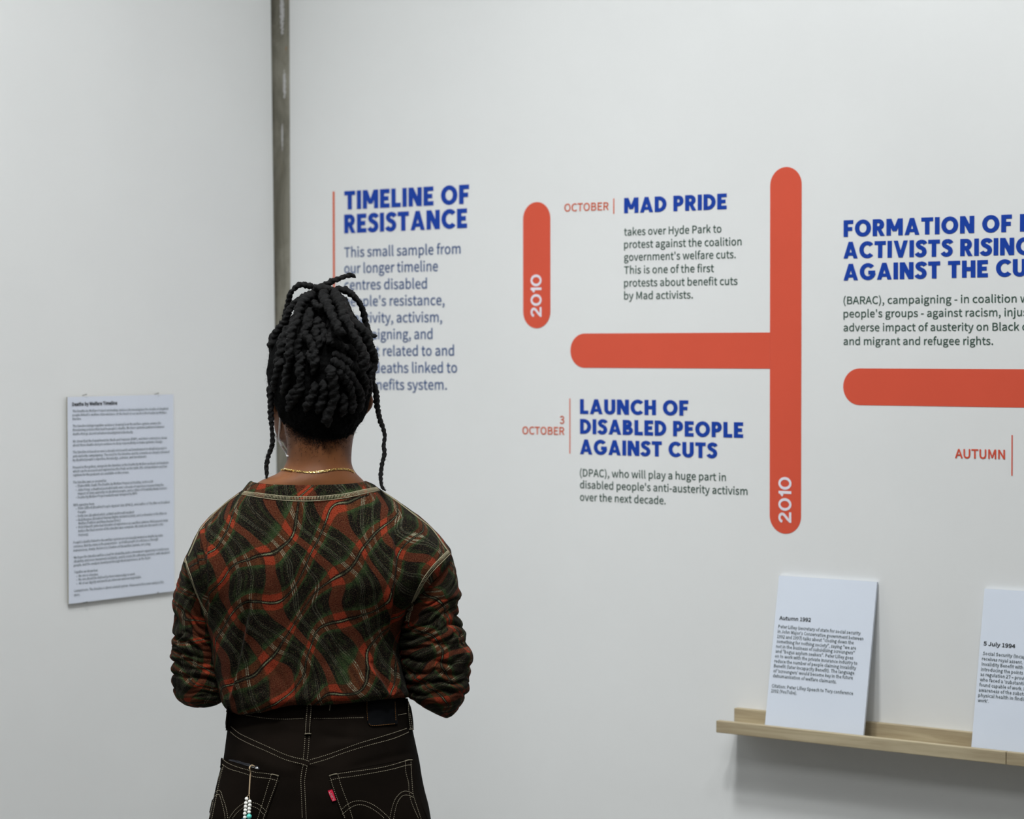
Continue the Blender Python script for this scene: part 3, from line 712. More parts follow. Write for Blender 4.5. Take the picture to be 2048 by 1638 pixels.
def polydist(pix, line):
    p = np.asarray(line, float); best = np.full(pix.shape[:-1], 1e9); sg = np.zeros_like(best); tt = np.zeros_like(best)
    for i in range(len(p)-1):
        a, b = p[i], p[i+1]; ab = b-a; L2 = ab@ab; t = np.clip(((pix-a)@ab)/L2, 0, 1); q = pix-(a+t[..., None]*ab)
        d = np.hypot(q[..., 0], q[..., 1]); s = np.sign(ab[0]*q[..., 1]-ab[1]*q[..., 0]); m = d < best
        best[m] = d[m]; sg[m] = s[m]; tt[m] = (i+t[m])/(len(p)-1)
    return best, sg, tt
def folds(G, N, strokes):
    pix = proj(G.reshape(-1, 3)).reshape(G.shape[:2]+(2,)); view = CAML-G; view /= np.linalg.norm(view, axis=2)[..., None]
    face = np.clip((N*view).sum(2)*2.2, 0, 1); D = np.zeros(G.shape[:2])
    for kind, line, w, amp in strokes:
        ln = catmull(line, 24) if len(line) > 2 else np.array(line, float)
        d, s, t = polydist(pix, ln); tap = np.clip(np.minimum(t, 1-t)*5, 0, 1)**.6; u = d/w
        prof = np.exp(-u**2) if kind == 'r' else s*u*np.exp(-u**2)*1.6
        D += amp*prof*tap
    return D*face
def to_obj(name, G, mat, parent, uvg=None, closed=True, cap=False, flip=False):
    nr, nc = G.shape[:2]
    return mesh(name, G.reshape(-1, 3), capped(nr, nc, flip) if cap else grid_faces(nr, nc, closed, flip), mat, parent, True, None if uvg is None else uvg.reshape(-1, 2))
def bvh_of(objs):
    V, F, n = [], [], 0
    for o in objs:
        v = np.empty(len(o.data.vertices)*3); o.data.vertices.foreach_get('co', v); v = v.reshape(-1, 3)
        V += [Vector(q) for q in v]; F += [[i+n for i in p.vertices] for p in o.data.polygons]; n += len(v)
    return BVHTree.FromPolygons(V, F)
def cast(bvh, px, py):
    d = Rl@ray(px, py); d /= np.linalg.norm(d); h = bvh.ray_cast(Vector(CAML), Vector(d))
    if h[0] is None: return None, None
    nrm = np.array(h[1]);
    if nrm@d > 0: nrm = -nrm
    return np.array(h[0]), nrm
def conform(bvh, pix, lift, step=.0012, sm=0):
    """pixel polyline laid on a surface -> evenly spaced 3D points (+ normals)"""
    pp = catmull(pix, max(12, 8*len(pix))) if len(pix) > 2 else catmull(pix, 16)
    pts, nn = [], []
    for x, y in pp:
        h, n = cast(bvh, x, y)
        if h is None: continue
        pts.append(h+n*lift); nn.append(n)
    if len(pts) < 3: return None, None
    p = np.array(pts); n = np.array(nn)
    for _ in range(sm):
        p[1:-1] = (p[:-2]+2*p[1:-1]+p[2:])/4
    L_ = np.r_[0, np.cumsum(np.linalg.norm(np.diff(p, axis=0), axis=1))]; t = np.linspace(0, L_[-1], max(4, int(L_[-1]/step)+1))
    q = np.stack([np.interp(t, L_, p[:, i]) for i in range(3)], 1); m_ = np.stack([np.interp(t, L_, n[:, i]) for i in range(3)], 1)
    return q, m_/(np.linalg.norm(m_, axis=1)[:, None]+1e-9)

# ---- skin: head, neck, torso, arms, hands, legs, fused to one surface
g = Geo()
def solid(rings, nr=None):
    G = loft(rings, nr or len(rings)*5); n = G.shape[1]; g.add(G.reshape(-1, 3), capped(G.shape[0], n, True))
nk = [(565, 712, 830, -.048, .062), (568, 712, 855, -.050, .06), (573, 706, 880, -.051, .058), (574, 703, 912, -.052, .056), (570, 704, 930, -.054, .058), (556, 712, 946, -.058, .064),
      (518, 729, 963, -.061, .054), (496, 744, 985, -.062, .056), (460, 790, 1025, -.068, .062), (430, 840, 1075, -.078, .074), (432, 840, 1130, -.084, .090), (450, 800, 1200, -.082, .105), (462, 790, 1300, -.076, .095),
      (472, 795, 1400, -.074, .09), (455, 815, 1500, -.09, .095), (445, 830, 1600, -.105, .095), (450, 830, 1690, -.10, .09), (500, 780, 1760, -.06, .06)]
solid([ring(a, y, b, y, y, db, y+(18 if y < 1000 else 10), df, 0.0, 40, 2.1) for a, b, y, db, df in nk], 110)
HY = math.radians(20)     # head turned a little to the left
HC = at(641, 742, .035)
Rh = np.array([[math.cos(HY), -math.sin(HY), 0], [math.sin(HY), math.cos(HY), 0], [0, 0, 1]])
def hp(x, y, z): return HC+Rh@np.array([x, y, z])       # y forward (face)
ball(g, hp(0, 0, 0), (.074, .093, .098), 40, 26, Rh)
ball(g, hp(0, .045, -.062), (.056, .055, .068), 30, 20, Rh)           # jaw and cheeks
ball(g, at(577, 846, .045), (.025, .035, .036), 24, 16); ball(g, at(594, 872, .065), (.026, .035, .030), 24, 16)      # angle of the jaw
ball(g, hp(0, .066, -.108), (.030, .030, .022), 20, 14, Rh)           # chin
ball(g, hp(0, .078, .018), (.052, .022, .03), 24, 16, Rh)             # brow
capsule(g, hp(0, .092, .0), hp(0, .112, -.040), .008, .012)            # nose
ball(g, hp(.011, .102, -.045), (.009, .010, .008), 12, 9); ball(g, hp(-.011, .102, -.045), (.009, .010, .008), 12, 9)
for s in (-1, 1):
    ball(g, hp(s*.031, .084, -.004), (.014, .010, .009), 16, 12, Rh)      # eyes under their lids
    ball(g, hp(s*.034, .072, -.040), (.020, .020, .018), 16, 12, Rh)      # cheekbone
capsule(g, hp(-.02, .088, -.073), hp(.02, .088, -.073), .007, .007)      # lips
capsule(g, hp(-.017, .087, -.083), hp(.017, .087, -.083), .007, .007)
def ear(top, mid, low, d):
    a, b, c = at(*top, d), at(*mid, d), at(*low, d); pth = catmull([a, b, c], 12)
    tube(g, pth, np.array([.5, .8, .95, 1, 1, 1, 1, .95, .9, .8, .7, .45])*.0075, 12)
ear((734, 784), (739, 806), (724, 833), .045); ear((729, 790), (731, 808), (718, 834), .05)
ear((553, 798), (549, 822), (556, 845), .035); ear((560, 802), (556, 822), (560, 842), .045)
EL, ER = at(398, 1362, .045), at(886, 1374, .02); SL, SR = at(440, 1120, .0), at(834, 1120, .0)
WL, WR = np.array([-.052, .245, 1.105]), np.array([.066, .250, 1.095])
for s_, e_, w_ in ((SL, EL, WL), (SR, ER, WR)):
    capsule(g, s_, e_, .034, .031, 20); capsule(g, e_, w_, .034, .024, 20)
def hand(w, fwd, up, side):
    fwd = np.array(fwd, float); fwd /= np.linalg.norm(fwd); up = np.array(up, float); up -= fwd*(up@fwd); up /= np.linalg.norm(up); lat = np.cross(fwd, up)*side
    pc_ = w+fwd*.045; Rm = np.stack([fwd, lat, up], 1)
    ball(g, pc_, (.048, .040, .0145), 20, 14, Rm); capsule(g, w, w+fwd*.03, .023, .024)
    for k, (off, ln) in enumerate(((-.028, .066), (-.0095, .074), (.0095, .069), (.027, .055))):
        b0 = w+fwd*.080+lat*off; d1 = fwd*.92-up*.38; d2 = fwd*.55-up*.83; d3 = fwd*.1-up*.99
        q1 = b0+d1*ln*.45; q2 = q1+d2*ln*.32; q3 = q2+d3*ln*.23
        capsule(g, b0, q1, .0088, .0082); capsule(g, q1, q2, .0082, .0076); capsule(g, q2, q3, .0076, .0066)
    b0 = w+fwd*.022-lat*.032; q1 = b0+(fwd*.75-lat*.62-up*.2)*.042; q2 = q1+(fwd*.93-lat*.1-up*.35)*.030
    capsule(g, b0, q1, .011, .0092); capsule(g, q1, q2, .0092, .0075)
hand(WL, (.86, .45, .02), (-.30, .62, .72), -1); hand(WR, (-.80, .55, .03), (.30, .62, .72), 1)
for s in (-1, 1):
    hx = .088*s
    solid([np.array([[hx*(1-.008*k)+r_*math.cos(q), yo-r_*math.sin(q), z] for q in np.linspace(0, 2*np.pi, 28, endpoint=False)]) for k, (z, r_, yo) in
           enumerate(((.86, .066, -.01), (.72, .070, -.01), (.60, .060, -.005), (.48, .050, 0), (.36, .050, -.012), (.22, .040, -.012), (.10, .032, -.005), (.055, .034, 0)))], 40)
    ball(g, (hx*.98, .075, .045), (.034, .105, .020), 20, 12)
tmp = g.obj('tmp', 'skin'); md = tmp.modifiers.new('r', 'REMESH'); md.mode = 'VOXEL'; md.voxel_size = .0040; md.use_smooth_shade = True
sm_ = tmp.modifiers.new('s', 'SMOOTH'); sm_.iterations = 5; sm_.factor = .5
bpy.context.view_layer.update(); dg = bpy.context.evaluated_depsgraph_get()
me = bpy.data.meshes.new_from_object(tmp.evaluated_get(dg)); me.name = 'body'
me.materials.clear(); body = link('body', me, 'skin', PE); me.polygons.foreach_set('use_smooth', [True]*len(me.polygons))
bpy.data.objects.remove(tmp)
BV_BODY = bvh_of([body])

# ---- pullover
NT_ = 320
tr = [ # xl yl xr yr yb db yf df p
 (492, 975, 746, 968, 985, -.070, 1015, .072, 2.1),
 (480, 983, 761, 977, 999, -.078, 1040, .080, 2.15),
 (441, 1013, 811, 1012, 1042, -.092, 1080, .096, 2.3),
 (405, 1049, 861, 1050, 1086, -.103, 1120, .106, 2.5),
 (385, 1084, 889, 1084, 1128, -.110, 1150, .113, 2.6),
 (372, 1116, 902, 1108, 1165, -.112, 1180, .116, 2.6),
 (379, 1152, 882, 1146, 1195, -.111, 1205, .118, 2.5),
 (398, 1200, 836, 1192, 1228, -.108, 1235, .118, 2.4),
 (413, 1250, 806, 1245, 1266, -.105, 1270, .116, 2.35),
 (422, 1300, 799, 1295, 1307, -.103, 1310, .114, 2.35),
 (429, 1340, 805, 1338, 1345, -.104, 1347, .113, 2.4),
 (437, 1378, 813, 1372, 1380, -.108, 1380, .116, 2.4),
 (443, 1398, 817, 1388, 1398, -.108, 1398, .116, 2.4),
 (452, 1409, 816, 1397, 1409, -.100, 1409, .108, 2.4),
 (466, 1408, 806, 1396, 1407, -.090, 1407, .098, 2.4)]
Gt = loft([ring(a, b, c, d, e, f, h, i, 0.0, NT_, p) for a, b, c, d, e, f, h, i, p in tr], 300)
# hem follows the blouson edge
pix = proj(Gt.reshape(-1, 3)).reshape(Gt.shape[:2]+(2,)); row = np.linspace(0, 14, 300)[:, None]
hem = np.interp(pix[..., 0], [440, 455, 480, 520, 560, 590, 660, 700, 760, 800, 820], [0, 8, 17, 14, 5, 0, 0, -3, -6, -8, -4])
Gt[..., 2] -= hem/1189*np.clip((row-10)/2.5, 0, 1)
N_ = gnormals(Gt); base_t = Gt.copy()
FT = [('s', [(784, 1050), (790, 1110), (789, 1170), (782, 1230), (776, 1275)], 9, 0.00935), ('r', [(772, 1060), (779, 1120), (776, 1190), (768, 1240)], 12, .003),
      ('s', [(414, 1045), (415, 1100), (416, 1160), (419, 1230)], 7, -0.0068), ('r', [(423, 1070), (424, 1130), (427, 1200)], 9, .0025),
      ('s', [(398, 1055), (403, 1090), (411, 1135)], 5, -0.0051), ('s', [(388, 1090), (400, 1140), (409, 1190)], 5, -0.00425),
      ('s', [(504, 1200), (493, 1253), (482, 1310), (472, 1356), (458, 1400)], 8, -0.0102), ('r', [(512, 1225), (500, 1290), (488, 1350), (476, 1400)], 14, .003),
      ('s', [(738, 1325), (762, 1362), (780, 1392)], 8, 0.0085), ('r', [(752, 1325), (778, 1372), (790, 1392)], 11, .003), ('s', [(790, 1300), (800, 1345), (806, 1385)], 7, 0.0051),
      ('r', [(600, 1080), (560, 1150), (520, 1190)], 30, .003), ('r', [(690, 1080), (720, 1150), (740, 1190)], 30, .003), ('r', [(640, 1040), (640, 1150), (632, 1280)], 22, -.005),
      ('r', [(560, 1260), (620, 1330), (690, 1370)], 16, .003), ('r', [(700, 1270), (650, 1330), (600, 1390)], 14, -.0025), ('r', [(540, 1330), (570, 1370), (590, 1400)], 9, -.0025),
      ('r', [(455, 1130), (450, 1200), (446, 1280)], 10, -.003), ('r', [(740, 1110), (735, 1190), (720, 1260)], 14, -.003), ('r', [(520, 1385), (540, 1400), (560, 1412)], 8, .003),
      ('r', [(690, 1350), (700, 1380), (705, 1402)], 7, -.0025), ('r', [(640, 1370), (640, 1390), (638, 1406)], 7, .0025)]
D = folds(Gt, N_, FT)
D += .0016*vnoise(Gt*np.array([1, .6, .8]), 26, 3)+.0008*vnoise(Gt, 60, 9)
Gt = Gt+N_*D[..., None]
def planar_uv(G): return np.stack([G[..., 0]+np.sign(G[..., 0])*np.clip(G[..., 1]+.05, 0, 1)*.8, G[..., 2]], -1)
sweater = to_obj('pullover', Gt, 'plaid', PE, planar_uv(base_t), flip=True)
# neckband: outer face rising from the seam to the neck edge, then turning inside
nb = [(482, 984, 759, 978, 998.5, -.0795, 1038, .0815, 2.15), (489, 975, 748, 969, 987, -.076, 1022, .076, 2.1), (497, 965, 737, 964, 975, -.071, 1008, .071, 2.1), (502, 962, 731, 962, 970.5, -.0685, 1004, .069, 2.1),
      (505, 963.5, 728, 963.5, 971, -.066, 1004, .067, 2.1), (503, 972, 730, 972, 978, -.066, 1010, .067, 2.1), (496, 980, 740, 980, 986, -.068, 1016, .069, 2.1)]
Gn = loft([ring(a, b, c, d, e, f, h, i, 0.0, 200, p) for a, b, c, d, e, f, h, i, p in nb], 36)
neckband = to_obj('neckband', Gn, 'plaid', sweater, planar_uv(Gn)*np.array([1, 1])+np.array([.021, .013]), flip=True)
# sleeves
def sleeve(rows, ds, dep, elbow, wrist, seed, side, rot):
    nn = 150; R_ = []
    for y, xl, xr in rows:
        l, r = at(xl, y, ds), at(xr, y, ds); c = (l+r)/2; hw = (r[0]-l[0])/2; k = min(1, hw/.045)
        R_.append([[c[0]+hw*math.cos(a), ds-dep*k*math.sin(a), c[2]] for a in np.linspace(0, 2*np.pi, nn, endpoint=False)])
    G = loft(R_, 260); N = gnormals(G); py = proj(G.reshape(-1, 3)).reshape(G.shape[:2]+(2,))[..., 1]
    th = np.linspace(0, 2*np.pi, nn, endpoint=False)[None]
    wob = vnoise(np.stack([np.cos(th)*np.ones_like(py), np.sin(th)*np.ones_like(py), py/120], -1), 1.5, seed)
    wob2 = vnoise(np.stack([np.cos(th)*np.ones_like(py), np.sin(th)*np.ones_like(py), py/60], -1), 2.6, seed+5)
    # scrunched folds round the elbow
    amp = np.interp(py, [1100, 1180, 1225, 1260, 1300, 1370, 1395, 1425], [0, .0012, .0028, .0044, .0054, .0050, .0028, 0])
    kk = np.interp(py, [1180, 1240, 1330, 1400], [40, 34, 4, -10])*side
    wob3 = vnoise(np.stack([np.cos(th)*np.ones_like(py), np.sin(th)*np.ones_like(py), py/45], -1), 1.3, seed+11)
    wob4 = vnoise(np.stack([np.cos(th)*np.ones_like(py), np.sin(th)*np.ones_like(py), py/38], -1), 1.2, seed+17)
    def creases(lam, slope, ph0, w_):
        f = (py+w_*wob+6*wob2+slope*kk*np.cos(th)-5*np.sin(th)+6*np.sin(py/27.0+seed)+ph0)/lam
        return 1-np.abs(((f % 1)*2-1))**2.6*1.9
    m1 = np.clip(.5+1.6*wob3, 0, 1); m2 = np.clip(.5+1.6*wob4, 0, 1)
    rid = m1*creases(23.0, 1.0, 0, 14)+(1-m1)*m2*creases(34.0, -.5, 9, 20)+.45*(1-m2)*creases(16.0, 1.5, 4, 10)
    D = amp*(rid-.25)*1.05
    D += .0022*vnoise(G, 22, seed)
    G2 = G+N*D[..., None]
    s = np.r_[0, np.cumsum(np.linalg.norm(np.diff(G[:, nn//4], axis=0), axis=1))]
    UV = np.stack([np.broadcast_to((np.where(th > 1.5*np.pi, th-2*np.pi, th))*.056, py.shape), -s[:, None]*1.8+0*py], -1)
    ca, sa = math.cos(rot), math.sin(rot); UV = np.stack([UV[..., 0]*ca-UV[..., 1]*sa, UV[..., 0]*sa+UV[..., 1]*ca], -1)+seed*.037
    # forearm
    pth = catmull([elbow, elbow*.66+wrist*.34+[0, 0, -.004], elbow*.33+wrist*.67, wrist], 90); T, A, B = frames(pth)
    rad = np.linspace(.040, .036, 90); ph = np.linspace(0, 2*np.pi, 72, endpoint=False)
    w3 = vnoise(np.stack([np.cos(ph)[None]*np.ones((90, 1)), np.sin(ph)[None]*np.ones((90, 1)), np.linspace(0, 5, 90)[:, None]*np.ones((1, 72))], -1), 1.2, seed+2)
    rr = rad[:, None]+.004*np.sin(np.linspace(0, 55, 90)[:, None]+w3*3)+.003*w3
    G3 = pth[:, None]+(A[:, None]*np.cos(ph)[None, :, None]+B[:, None]*np.sin(ph)[None, :, None])*rr[..., None]
    UV3 = np.stack([np.broadcast_to(ph*.045, (90, 72)), np.broadcast_to(np.linspace(0, .3, 90)[:, None], (90, 72))], -1)
    F = capped(260, nn, True); o = 260*nn; F += [tuple(i+o for i in f) for f in grid_faces(90, 72, True, True)]+[tuple(o+i for i in range(72))]
    return mesh('sleeve', np.vstack([G2.reshape(-1, 3), G3.reshape(-1, 3)]), F, 'plaid', sweater, True, np.vstack([UV.reshape(-1, 2), UV3.reshape(-1, 2)]))
sl = sleeve([(1078, 396, 424), (1092, 384, 436), (1112, 372, 448), (1140, 362, 455), (1165, 354, 460), (1200, 346, 464), (1235, 350, 466), (1262, 347, 468), (1300, 343, 470), (1335, 347, 470), (1370, 347, 466), (1392, 355, 456), (1404, 366, 444), (1410, 378, 428), (1412, 392, 410)],
            .040, .062, EL+np.array([.004, .01, .008]), WL+np.array([-.02, -.03, -.003]), 1.7, -1, .5)
sr = sleeve([(1078, 850, 878), (1092, 838, 892), (1112, 826, 904), (1140, 815, 912), (1172, 808, 917), (1191, 805, 922), (1204, 804, 914), (1235, 802, 915), (1254, 800, 926), (1280, 799, 932), (1312, 802, 940), (1345, 807, 938), (1375, 813, 936), (1395, 822, 929), (1412, 845, 920), (1424, 867, 911), (1431, 881, 904), (1435, 889, 897)],
            .002, .062, ER+np.array([-.004, .01, .0]), WR+np.array([.02, -.03, 0]), 4.3, 1, -.4)
BV_SW = bvh_of([sweater, neckband, sl, sr])
def overlock(pix, wpx, name='seam_stitching', lift=.0011):
    """flatlock seam: two thread rails with dense rungs"""
    p, n = conform(BV_SW, pix, lift, .00085, 6); g = Geo()
    T = np.gradient(p, axis=0); T /= np.linalg.norm(T, axis=1)[:, None]; Bn = np.cross(T, n); Bn /= np.linalg.norm(Bn, axis=1)[:, None]; hw = wpx/2/1189
    for s in (-1, 1): tube(g, p+Bn*hw*s-n*.0006, .00055, 5)
    for i in range(1, len(p)-1, 3):
        q = p[i]; j = (RNG.random()-.5)*.0005
        tube(g, np.array([q-Bn[i]*hw+T[i]*j, q+n[i]*.0003, q+Bn[i]*hw-T[i]*j])-n[i]*.0006, .00046, 4)
    return g.obj(name, 'cream', sweater)
overlock([(486, 986), (520, 991), (560, 996), (600, 998), (640, 997), (690, 992), (725, 984), (756, 978)], 9)
overlock([(371, 1118), (376, 1138), (384, 1160), (393, 1185), (403, 1208), (413, 1226)], 8)
overlock([(898, 1104), (884, 1118), (868, 1134), (852, 1154), (838, 1178), (826, 1204), (818, 1228), (815, 1243)], 9)
overlock([(478, 988), (458, 1002), (438, 1018), (420, 1036), (404, 1054), (394, 1072), (386, 1092), (377, 1112)], 4)
overlock([(764, 983), (788, 999), (812, 1017), (838, 1037), (862, 1056), (880, 1080), (894, 1100)], 4)

# ---- jeans
jr = [(470, 1384, 806, -.082, .095), (462, 1405, 815, -.086, .098), (457, 1430, 820, -.090, .10), (455, 1455, 824, -.096, .10), (451, 1490, 832, -.106, .10), (446, 1520, 838, -.114, .10), (440, 1550, 843, -.121, .10),
      (431, 1585, 850, -.127, .10), (424, 1612, 857, -.130, .098), (418, 1638, 862, -.132, .097), (411, 1680, 869, -.130, .095), (409, 1730, 872, -.122, .095), (425, 1790, 860, -.10, .085), (470, 1830, 820, -.06, .06)]
Gj = loft([ring(a, y, c, y, y, db, y, df, 0.0, 240, 2.35) for a, y, c, db, df in jr], 240); N_ = gnormals(Gj); 
FJ = [('r', [(612, 1530), (606, 1580), (608, 1640), (608, 1720)], 26, -.006), ('r', [(640, 1500), (700, 1485), (780, 1470)], 10, .0022), ('r', [(640, 1470), (700, 1478), (760, 1478)], 8, -.002), ('r', [(480, 1500), (540, 1530), (590, 1545)], 12, .002),
      ('r', [(690, 1540), (760, 1520), (830, 1505)], 9, -.002), ('r', [(520, 1440), (600, 1455), (680, 1450)], 10, .0015)]
Gj = Gj+N_*(folds(Gj, N_, FJ)+.0012*vnoise(Gj, 20, 4))[..., None]
g = Geo(); g.add(Gj.reshape(-1, 3), grid_faces(240, 240, True, True))
for s in (-1, 1):
    hx = .093*s; rows = ((.84, .050, -.012), (.79, .088, -.012), (.70, .094, -.008), (.58, .086, 0), (.46, .078, 0), (.34, .078, -.01), (.20, .080, -.01), (.08, .083, 0), (.03, .083, 0))
    R_ = [np.array([[hx*(1-.02*k)+r_*math.cos(q), yo-r_*1.05*math.sin(q), z] for q in np.linspace(0, 2*np.pi, 72, endpoint=False)]) for k, (z, r_, yo) in enumerate(rows)]
    G = loft(R_, 100); N = gnormals(G); G = G+N*(.003*vnoise(G, 12, s+6.0))[..., None]; g.add(G.reshape(-1, 3), grid_faces(100, 72, True, True))
jeans = g.obj('jeans', 'denim', PE)
BV_J = bvh_of([jeans])
j7 = crop(400, 1380, 6.35); j8 = crop(620, 1380, 6.35)
def m7(*p): return [j7(*q) for q in p]
def m8(*p): return [j8(*q) for q in p]
# patch pockets: sheet laid on the seat, with a folded edge
def sheet(name, poly_rows, mat, parent, lift, th, nu=40, nv=40, bulge=None, bvh=None):
    """poly_rows: list of (left px, right px) from top to bottom"""
    Lp = catmull([r[0] for r in poly_rows], nv); Rp = catmull([r[1] for r in poly_rows], nv); G = np.zeros((nv, nu, 3)); Nn = np.zeros_like(G)
    for i in range(nv):
        for j in range(nu):
            t = j/(nu-1); q = Lp[i]*(1-t)+Rp[i]*t; h, n = cast(bvh or BV_J, *q)
            if h is None: h, n = G[i, j-1] if j else at(*q, -.05), np.array([0, -1., 0])
            G[i, j] = h; Nn[i, j] = n
    for _ in range(3):
        Nn[1:-1, 1:-1] = (Nn[:-2, 1:-1]+Nn[2:, 1:-1]+Nn[1:-1, :-2]+Nn[1:-1, 2:]+Nn[1:-1, 1:-1])/5
    Nn /= np.linalg.norm(Nn, axis=2)[..., None]
    U, V_ = np.meshgrid(np.linspace(0, 1, nu), np.linspace(0, 1, nv)); Lf = np.full((nv, nu), lift)
    if bulge is not None: Lf = Lf+bulge(U, V_)
    top = G+Nn*(Lf+th)[..., None]; bot = G+Nn*(np.full((nv, nu), -.0005) if bulge is None else Lf)[..., None]
    V = np.vstack([top.reshape(-1, 3), bot.reshape(-1, 3)]); o = nv*nu; F = grid_faces(nv, nu, False)+[tuple(i+o for i in f[::-1]) for f in grid_faces(nv, nu, False)]
    b = [(i, 0) for i in range(nv)]+[(nv-1, j) for j in range(1, nu)]+[(i, nu-1) for i in range(nv-2, -1, -1)]+[(0, j) for j in range(nu-2, 0, -1)]
    idx = [i*nu+j for i, j in b]
    for k in range(len(idx)): a, c = idx[k], idx[(k+1) % len(idx)]; F.append((a, a+o, c+o, c))
    return mesh(name, V, F, mat, parent)
def sstep(v, a, b): q = np.clip((v-a)/(b-a), 0, 1); return q*q*(3-2*q)
def pbulge(U, V_): return .0105*sstep(U, .0, .17)*sstep(U, 1.0, .64)*sstep(V_, 1.0, .62)
pkL = sheet('back_pocket', [(j7(272, 858), j7(1018, 1080)), (j7(262, 990), j7(985, 1200)), (j7(215, 1180), j7(930, 1350)), (j7(150, 1480), j7(845, 1600)), (j7(100, 1720), j7(760, 1800)), (j7(120, 1900), j7(690, 1960))], 'denim', jeans, .0008, .0014, 56, 50, pbulge)
pkR = sheet('back_pocket', [(j8(232, 1070), j8(1300, 868)), (j8(262, 1190), j8(1300, 1010)), (j8(310, 1330), j8(1345, 1230)), (j8(395, 1560), j8(1420, 1480)), (j8(470, 1750), j8(1500, 1700)), (j8(560, 1930), j8(1480, 1880))], 'denim', jeans, .0006, .0014, 50, 50)
BV_JP = bvh_of([jeans, pkL, pkR])
patch = sheet('waist_patch', [(j8(716, 100), j8(1082, 92)), (j8(718, 250), j8(1090, 240)), (j8(724, 400), j8(1098, 405)), (j8(750, 440), j8(1090, 432)), (j8(790, 458), j8(1060, 440))], 'patch', jeans, .0008, .0016, 30, 30)
def loop(rows, lift=.0022):
    return sheet('belt_loop', rows, 'denim', jeans, lift, .0012, 8, 30, lambda U, V_: .002*np.sin(np.pi*np.clip(V_, 0, 1)))
lp1 = loop([(j7(1345, 60), j7(1428, 60)), (j7(1342, 250), j7(1422, 250)), (j7(1330, 420), j7(1410, 420)), (j7(1328, 575), j7(1408, 575))])
lp2 = loop([(j8(1215, 60), j8(1262, 60)), (j8(1222, 250), j8(1268, 250)), (j8(1235, 400), j8(1290, 400)), (j8(1245, 505), j8(1305, 500))])
lp3 = loop([(j7(352, 200), j7(412, 200)), (j7(348, 330), j7(405, 330)), (j7(340, 430), j7(395, 430)), (j7(345, 515), j7(390, 515))])
tabm = sheet('red_tab', [(j8(226, 1276), j8(282, 1258)), (j8(250, 1342), j8(306, 1326)), (j8(284, 1414), j8(332, 1396))], 'tab', pkR, .0012, .0012, 8, 14, None, BV_JP)
BV_ALL = bvh_of([jeans, pkL, pkR, patch, lp1, lp2, lp3, tabm])
# woven letters on the tab
g = Geo(); V, F = text_geo("LEVI\u2019S", .01, 2); x1 = V[:, 0].max(); V2 = []
a0, a1 = np.array(j8(252, 1290)), np.array(j8(302, 1400)); ed = (a1-a0); wd_ = np.array([ed[1], -ed[0]]); wd_ = wd_/np.linalg.norm(wd_)
for x, y in V:
    q = a0+ed*(x/x1)+wd_*(y/capheight()*4.2-2.2); h, n = cast(BV_ALL, *q); V2.append((h if h is not None else at(*q, -.12))+(n if n is not None else np.array([0, -1, 0]))*.0004)
g.add(np.array(V2), F); g.obj('tab_lettering', 'tabw', pkR, False)
ST = Geo(); OT = Geo()
def stitch(pix, G=None, r=.00047, lift=.0004, on=.0024, off=.0011):
    p, n = conform(BV_ALL, pix, lift, .0004, 2)
    if p is None: return
    k = int(on/.0004); m = int((on+off)/.0004)
    for i in range(0, len(p)-3, m):
        q = p[i:i+k+1].copy()
        if len(q) < 3: continue
        q[0] -= n[i]*r*.7; q[-1] -= n[min(i+k, len(n)-1)]*r*.7
        if np.linalg.norm(q[-1]-q[0]) < on*2.5: tube(G or ST, q[::2] if len(q) > 5 else q, r, 5)
